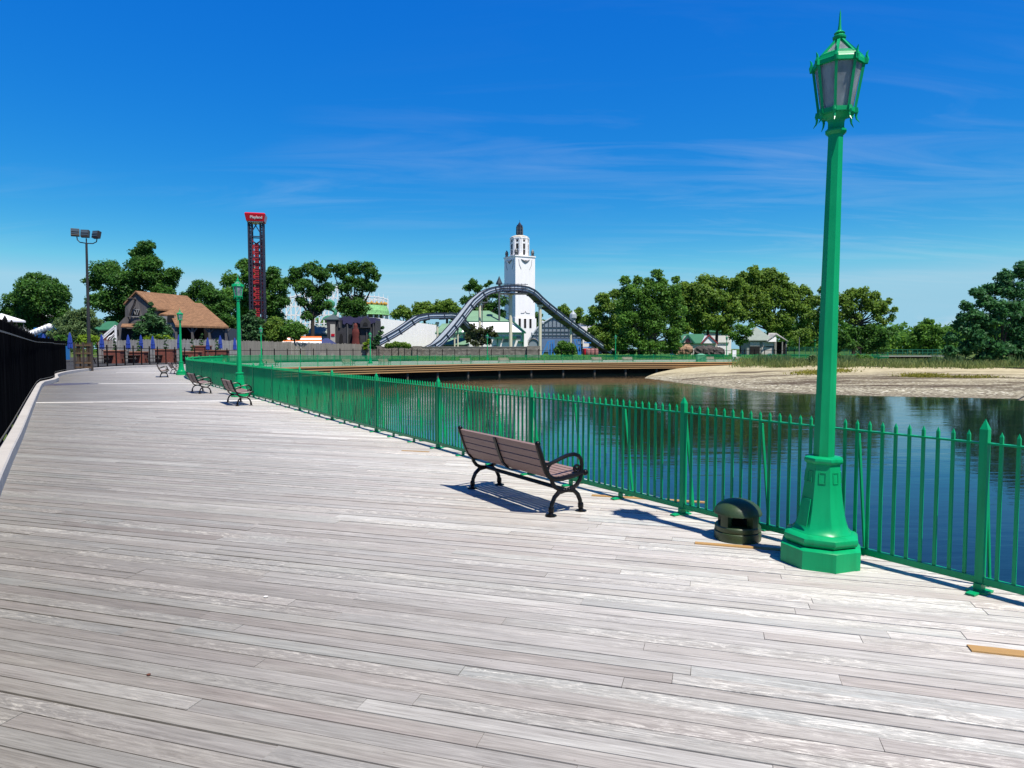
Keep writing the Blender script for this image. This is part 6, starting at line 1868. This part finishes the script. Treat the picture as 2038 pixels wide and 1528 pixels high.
# right hand grove
tree('deciduous_tree', 'olive green tree at the left edge of the right hand grove, over the flume descent', T, 145, [(1200, 595, 18), (1185, 620, 18), (1215, 610, 24), (1172, 638, 14), (1200, 645, 24), (1228, 640, 24), (1185, 660, 16), (1222, 668, 18), (1198, 672, 16), (1240, 610, 18), (1235, 585, 12), (1222, 585, 14), (1180, 680, 12), (1210, 688, 14), (1232, 662, 16)], 'olive', 1207)
tree('deciduous_tree', 'tall green tree with upright top clumps and a pale trunk, front of the grove', T, 116, [(1243, 560, 13), (1270, 558, 12), (1308, 546, 14), (1318, 562, 14), (1345, 556, 10), (1300, 575, 24), (1258, 585, 26), (1335, 585, 26), (1285, 612, 36), (1340, 620, 28), (1248, 630, 26), (1300, 650, 32), (1338, 668, 22), (1262, 668, 24), (1285, 690, 20), (1322, 690, 18), (1238, 688, 14), (1270, 640, 26), (1310, 625, 26), (1350, 645, 18), (1243, 605, 20), (1290, 562, 12), (1250, 664, 20), (1275, 682, 20), (1303, 690, 20), (1228, 678, 15), (1345, 688, 13), (1320, 600, 24)], 'mid', 1302, bark=BARKP)
tree('deciduous_tree', 'broad tree behind the cottage in the right hand grove', T, 142, [(1378, 578, 22), (1408, 562, 22), (1436, 566, 20), (1385, 610, 30), (1425, 605, 30), (1415, 640, 26), (1372, 640, 22), (1450, 632, 20), (1455, 600, 20), (1398, 585, 24), (1462, 580, 18), (1440, 645, 20), (1390, 655, 16), (1360, 600, 18), (1430, 590, 24), (1358, 575, 19), (1352, 592, 20), (1466, 562, 16), (1460, 615, 20), (1400, 625, 24), (1365, 655, 18), (1345, 640, 18), (1445, 655, 16), (1380, 595, 24)], 'olive', 1418, multi=2)
tree('deciduous_tree', 'tallest tree of the right hand grove, rising behind the grey roofed pavilion', T, 148, [(1502, 543, 18), (1530, 548, 20), (1480, 552, 16), (1556, 556, 16), (1500, 580, 32), (1545, 590, 32), (1585, 585, 18), (1608, 582, 9), (1465, 585, 22), (1590, 615, 22), (1560, 635, 26), (1515, 630, 26), (1600, 645, 18), (1480, 625, 20), (1535, 570, 24), (1470, 575, 22), (1575, 600, 22), (1520, 605, 26), (1590, 665, 18), (1565, 662, 18), (1490, 600, 24), (1605, 605, 14), (1540, 650, 20), (1598, 578, 14), (1612, 600, 18), (1605, 625, 18), (1515, 560, 22), (1570, 575, 20)], 'olive', 1530)
tree('small_tree', 'low tree between the cottage and the grey roofed pavilion', T, 123, [(1474, 655, 16), (1462, 668, 13), (1488, 660, 12), (1475, 678, 14), (1495, 648, 8)], 'mid', 1474)
tree('deciduous_tree', 'tree behind the tall lamp post shaft, at the right end of the grove', T, 125, [(1642, 580, 16), (1625, 600, 14), (1648, 610, 22), (1615, 630, 18), (1640, 645, 24), (1610, 665, 20), (1650, 675, 22), (1590, 680, 16)], 'olive', 1632)
tree('deciduous_tree', 'wide airy tree with a leaning dark trunk right of the tall lamp post', T, 112, [(1695, 585, 16), (1720, 583, 16), (1740, 590, 15), (1672, 592, 14), (1690, 610, 18), (1720, 608, 20), (1750, 608, 16), (1768, 600, 9), (1780, 616, 9), (1775, 632, 10), (1745, 628, 14), (1700, 632, 18), (1672, 630, 16), (1705, 590, 16), (1735, 612, 18), (1758, 618, 14), (1685, 600, 18), (1760, 640, 10)], 'olive', 1698, dens=.75)
tree('low_tree', 'dense low tree below the wide airy tree', T, 111, [(1672, 665, 18), (1700, 660, 16), (1730, 660, 20), (1755, 668, 18), (1770, 660, 12), (1690, 685, 18), (1725, 688, 20), (1755, 690, 16), (1668, 692, 12)], 'dark', 1715)
tree('deciduous_tree', 'rounded tree behind the green footbridge', T, 122, [(1845, 645, 14), (1832, 656, 15), (1862, 656, 14), (1825, 675, 18), (1855, 680, 20), (1880, 670, 18), (1895, 690, 16), (1840, 695, 12)], 'mid', 1850)
tree('deciduous_tree', 'large feathery blue green tree at the right, leaning over the beach', T, 88, [(2030, 535, 26), (2055, 545, 30), (1998, 552, 20), (1978, 580, 24), (2015, 580, 32), (1945, 583, 16), (1965, 605, 22), (2000, 615, 32), (2045, 620, 34), (1922, 610, 15), (1940, 632, 24), (1975, 645, 30), (2020, 660, 36), (1912, 648, 18), (1945, 672, 28), (1985, 690, 32), (2030, 700, 34), (1925, 695, 20), (1960, 715, 20), (2005, 722, 20), (2060, 690, 30), (1895, 672, 16), (1890, 700, 16), (1905, 718, 16), (1930, 655, 22), (1955, 655, 24), (1915, 630, 14)], 'feather', 1998, base_z=-.5, leaf=5.0, aspect=2.4, fl=.55, dens=.95, droop=.2, clump=.38, sub=24)
tree('bush', 'grey green bush at the edge of the beach beside the tall lamp post', 'bush', 92, [(1618, 712, 9), (1608, 720, 9), (1622, 726, 10), (1606, 730, 7)], 'grey', 1615, base_z=-.4, limbs=False, leaf=3, aspect=2.5)
tree('bush', 'leafy bush right of the tall lamp post, left of the pale boulder', 'bush', 100, [(1672, 712, 10), (1690, 716, 10), (1708, 712, 10), (1726, 716, 12), (1742, 722, 9), (1660, 722, 8)], 'mid', 1700, base_z=-.4, limbs=False, leaf=3.4)
tree('shrub', 'dark shrub at the foot of the tall front tree of the grove', 'shrub', 118, [(1240, 698, 10), (1258, 700, 10), (1275, 700, 9), (1330, 698, 10), (1222, 702, 6), (1345, 700, 6)], 'dark', 1270, limbs=False, leaf=3.4)
# far wood beyond the footbridge: reads as one mass
rng = np.random.default_rng(77); cl = []
for px in range(1560, 2100, 9):
    Yq = rng.uniform(250, 300); c = P(px + rng.uniform(-4, 4), 668 + rng.uniform(-8, 6), Yq)
    for _ in range(5):
        cl.append((np.array(c) + rng.normal(size=3) * np.array([2.5, 3, 2]), rng.uniform(2, 3.6), .8)); 
    cl.append((np.array((c.x, c.y, 2.5)), 4.5, .9)); cl.append((np.array((c.x + 2, c.y, 5.0)), 4.0, .9))
for px in list(range(-200, 60, 10)) + list(range(60, 1250, 14)):
    Yq = rng.uniform(255, 290); c = P(px + rng.uniform(-4, 4), 664 + rng.uniform(-8, 8), Yq)
    for _ in range(3): cl.append((np.array(c) + rng.normal(size=3) * np.array([2.5, 3, 2]), rng.uniform(2.2, 3.6), .8))
    cl.append((np.array((c.x, c.y, 3)), 4.5, .9))
me = leaf_mesh('far_wood', cl, 1.3, .8, rng); me.materials.append(LEAF['mid'])
o = bpy.data.objects.new('far_wood', me); COL.objects.link(o); tag(o, 'distant wood forming a low dark line beyond the park', 'wood', kind='stuff'); NLEAF += len(me.polygons)

# reeds and grass at the back of the beach
def grass(name, label, n, sampler, h0, h1, w, mat, seed, lean=.3):
    rng = np.random.default_rng(seed); V = []
    for i in range(n):
        p = sampler(rng)
        if p is None: continue
        h = rng.uniform(h0, h1); a = rng.uniform(0, 2 * PI); ww = w * rng.uniform(.6, 1.3)
        dx, dy = math.cos(a) * ww / 2, math.sin(a) * ww / 2; lx, ly = rng.normal() * lean * h, rng.normal() * lean * h
        V += [(p.x - dx, p.y - dy, p.z - .05), (p.x + dx, p.y + dy, p.z - .05), (p.x + lx * .35 + dx * .7, p.y + ly * .35 + dy * .7, p.z + h * .6), (p.x + lx, p.y + ly, p.z + h)]
    k = len(V) // 4
    me = bpy.data.meshes.new(name); me.from_pydata(V, [], [(4 * i, 4 * i + 1, 4 * i + 2, 4 * i + 3) for i in range(k)]); me.materials.append(mat)
    o = bpy.data.objects.new(name, me); COL.objects.link(o); return tag(o, label, 'grass', kind='stuff')
gm1 = leaf_mat('beach grass', (.10, .14, .04, 1), (.17, .22, .065, 1), (.28, .30, .11, 1), .35)
gm2 = leaf_mat('yellow mat plants', (.15, .16, .015, 1), (.25, .24, .03, 1), (.33, .30, .05, 1), .3)
def s_reed(rng):
    u = rng.uniform(.02, 1.0); v = rng.uniform(.80, 1.25)
    if v < .86 + .08 * math.sin(u * 60) and rng.random() < .8: return None
    p = beach_at(u, v)
    if CX + F * p.x / p.y < 1478 + rng.normal() * 14: return None
    if v > 1: p.z = LZ + .03
    return p
grass('beach_grass', 'tall green beach grass along the back of the sand', 26000, s_reed, .35, 1.0, .09, gm1, 5)
def s_reed2(rng):
    u = rng.uniform(.08, .95); v = rng.uniform(.93, 1.2)
    if math.sin(u * 41) + math.sin(u * 17 + 1) < .2: return None
    p = beach_at(u, v); p.z = LZ + .02
    if CX + F * p.x / p.y < 1500: return None
    return p
grass('reeds', 'taller pale reeds standing among the beach grass', 5000, s_reed2, .9, 1.7, .07, LEAF['grey'], 6, .12)
patches = [(1660, 737, 30, 1.6), (1880, 744, 60, 2.0), (1830, 742, 40, 1.4), (1950, 745, 40, 1.5), (1610, 738, 26, 1.2)]
def s_mat(rng):
    px, py, w, d = patches[rng.integers(len(patches))]
    x = px + rng.normal() * w * .6; c = G(x, py + rng.normal() * .9, -.8)
    best = min(range(0, ns + 1), key=lambda i: abs((SHORE[i].lerp(BACK[i], .7)).x / (SHORE[i].lerp(BACK[i], .7)).y - c.x / c.y))
    a, b = SHORE[best], BACK[best]; v = (c.y - a.y) / (b.y - a.y)
    if not .45 < v < .98: return None
    p = a.lerp(b, v); p.x = c.x; p.z = beach_z(v) + .02; return p
grass('mat_plants', 'low yellow green plants in patches on the upper sand', 5000, s_mat, .06, .2, .12, gm2, 9, .5)
def s_lawn(rng):
    p = lw[int(rng.integers(len(lw)))]; d = rng.uniform(.2, 9)
    t = min(1, d / 5); z = deck_z(100) + .12 + (.15 - deck_z(100) - .12) * t + (max(0, d - 5) / 8 * .35)
    return Vector((p.x + rng.uniform(-.5, .5), p.y + d, z))
grass('lawn_grass', 'longer grass blades on the lawn behind the far boardwalk', 9000, s_lawn, .08, .28, .08, leaf_mat('lawn blades', (.035, .08, .012, 1), (.06, .13, .02, 1), (.10, .17, .035, 1), .2), 10)

# ------------------------------------------------------------------ sky, sun, camera
SUN = Vector((.635, -.773, 0)).normalized(); EL = R(62.3)
sv = Vector((SUN.x * math.cos(EL), SUN.y * math.cos(EL), math.sin(EL)))
ld = bpy.data.lights.new('sun', 'SUN'); ld.energy = SUN_E; ld.angle = R(.53); ld.color = SUN_C
lo = bpy.data.objects.new('sun', ld); COL.objects.link(lo); lo.rotation_euler = (-sv).to_track_quat('-Z', 'Y').to_euler(); lo.location = sv * 80
w = bpy.data.worlds.new('World'); SC.world = w; w.use_nodes = True
nt = w.node_tree; bg = nt.nodes['Background']
sky = nt.nodes.new('ShaderNodeTexSky'); sky.sky_type = 'NISHITA'; sky.sun_disc = False
sky.sun_elevation = EL; sky.sun_rotation = math.atan2(SUN.x, SUN.y); sky.altitude = 0; sky.air_density = 1.0; sky.dust_density = SKY_DUST; sky.ozone_density = SKY_OZ
class WN(N):
    def __init__(s): s.t = nt
k = WN()
hs = k.n('ShaderNodeHueSaturation'); hs.inputs['Saturation'].default_value = SKY_SAT; hs.inputs['Hue'].default_value = SKY_HUE; hs.inputs['Value'].default_value = SKY_VAL
k.l(sky.outputs[0], hs.inputs['Color'])
# clear, deep summer blue: less grey near the horizon and an even brightness low down
sc_ = k.n('ShaderNodeSeparateColor', mode='HSV'); k.l(hs.outputs[0], sc_.inputs[0])
s1 = k.math('SUBTRACT', 1.0, sc_.outputs[1])
s2 = k.math('SUBTRACT', 1.0, k.math('MINIMUM', k.math('MULTIPLY', k.math('POWER', s1, 3.0), SKY_S2), .42))
tcz = k.n('ShaderNodeTexCoord'); spz = k.n('ShaderNodeSeparateXYZ'); k.l(tcz.outputs['Generated'], spz.inputs[0])
zen = k.ramp(spz.outputs[2], [(.48, (1, 1, 1)), (.95, (.5, .5, .5))])  # high sky dimmed beyond the view, added to darken shadows
v2 = k.math('MULTIPLY', k.math('MULTIPLY', k.math('POWER', sc_.outputs[2], SKY_VP), SKY_VK), zen)
h2 = k.math('MAXIMUM', k.math('ADD', k.math('MULTIPLY', k.math('SUBTRACT', sc_.outputs[0], .5833), 1.8), .578), .562)
cc = k.n('ShaderNodeCombineColor', mode='HSV'); k.l(h2, cc.inputs[0]); k.l(s2, cc.inputs[1]); k.l(v2, cc.inputs[2])
# thin cirrus, laid out on a plane high above (by direction only)
tc = k.n('ShaderNodeTexCoord'); sp = k.n('ShaderNodeSeparateXYZ'); k.l(tc.outputs['Generated'], sp.inputs[0])
zc = k.math('MAXIMUM', sp.outputs[2], .02)
den = k.math('ADD', zc, .12)
cx = k.math('DIVIDE', sp.outputs[0], den); cy = k.math('DIVIDE', sp.outputs[1], den)
cb = k.n('ShaderNodeCombineXYZ'); k.l(cx, cb.inputs[0]); k.l(cy, cb.inputs[1])
def mp(scale, rot=0, loc=(0, 0, 0)):
    m_ = k.n('ShaderNodeMapping'); m_.inputs['Scale'].default_value = scale; m_.inputs['Rotation'].default_value = (0, 0, rot); m_.inputs['Location'].default_value = loc
    k.l(cb.outputs[0], m_.inputs[0]); return m_.outputs[0]
wisp = k.noise(mp((.55, 2.6, 1), R(14), CIR_A), 1.3, 8, .62, 1.1)
mask = k.noise(mp((.32, .42, 1), 0, CIR_B), 1.0, 2, .5)
wf = k.math('MULTIPLY', k.ramp(wisp, [(.47, (0, 0, 0)), (.78, (1, 1, 1))]), k.ramp(mask, [(.44, (0, 0, 0)), (.62, (1, 1, 1))]))
elev = k.ramp(sp.outputs[2], [(.0, (.6, .6, .6)), (.07, (1, 1, 1)), (.25, (1, 1, 1)), (.35, (.12, .12, .12))])
wf = k.math('MULTIPLY', k.math('MULTIPLY', wf, elev), CIR_STR)
# a few low cumulus heads right at the horizon
low = k.noise(mp((.9, .9, 1), 0, (3, 1, 0)), 1.4, 6, .55)
az = k.n('ShaderNodeMapping'); az.inputs['Scale'].default_value = (9, 9, 26); k.l(tc.outputs['Generated'], az.inputs[0])
cum = k.ramp(k.noise(az.outputs[0], 1.0, 5, .55), [(.52, (0, 0, 0)), (.60, (1, 1, 1))])
cz = k.ramp(sp.outputs[2], [(.028, (1, 1, 1)), (.052, (0, 0, 0))])
cf_ = k.math('MULTIPLY', k.math('MULTIPLY', cum, cz), .3)
cl = k.n('ShaderNodeMix', data_type='RGBA'); k.l(wf, cl.inputs[0]); k.l(cc.outputs[0], cl.inputs[6]); cl.inputs[7].default_value = CIR_COL
cl2 = k.n('ShaderNodeMix', data_type='RGBA'); k.l(cf_, cl2.inputs[0]); k.l(cl.outputs[2], cl2.inputs[6]); cl2.inputs[7].default_value = CIR_COL
k.l(cl2.outputs[2], bg.inputs[0]); bg.inputs[1].default_value = SKY_STR

cam = bpy.data.cameras.new('camera'); cam.sensor_fit = 'HORIZONTAL'; cam.sensor_width = 36; cam.lens = 36 * F / 2038.0
cam.clip_end = 4000; cam.clip_start = .05
co_cam = bpy.data.objects.new('camera', cam); COL.objects.link(co_cam)
co_cam.location = (0, 0, CAMH); co_cam.rotation_euler = (PI / 2 - PITCH, 0, 0)
SC.camera = co_cam
vs_ = SC.view_settings; vs_.view_transform = 'Standard'; vs_.look = 'None'; vs_.exposure = EXPO; vs_.gamma = 1; vs_.use_curve_mapping = False
SC.render.resolution_x, SC.render.resolution_y = 1024, 768
SC.cycles.max_bounces = 8; SC.cycles.transparent_max_bounces = 8; SC.cycles.use_denoising = True
SC.cycles.sample_clamp_indirect = 6
print('LEAVES', NLEAF)
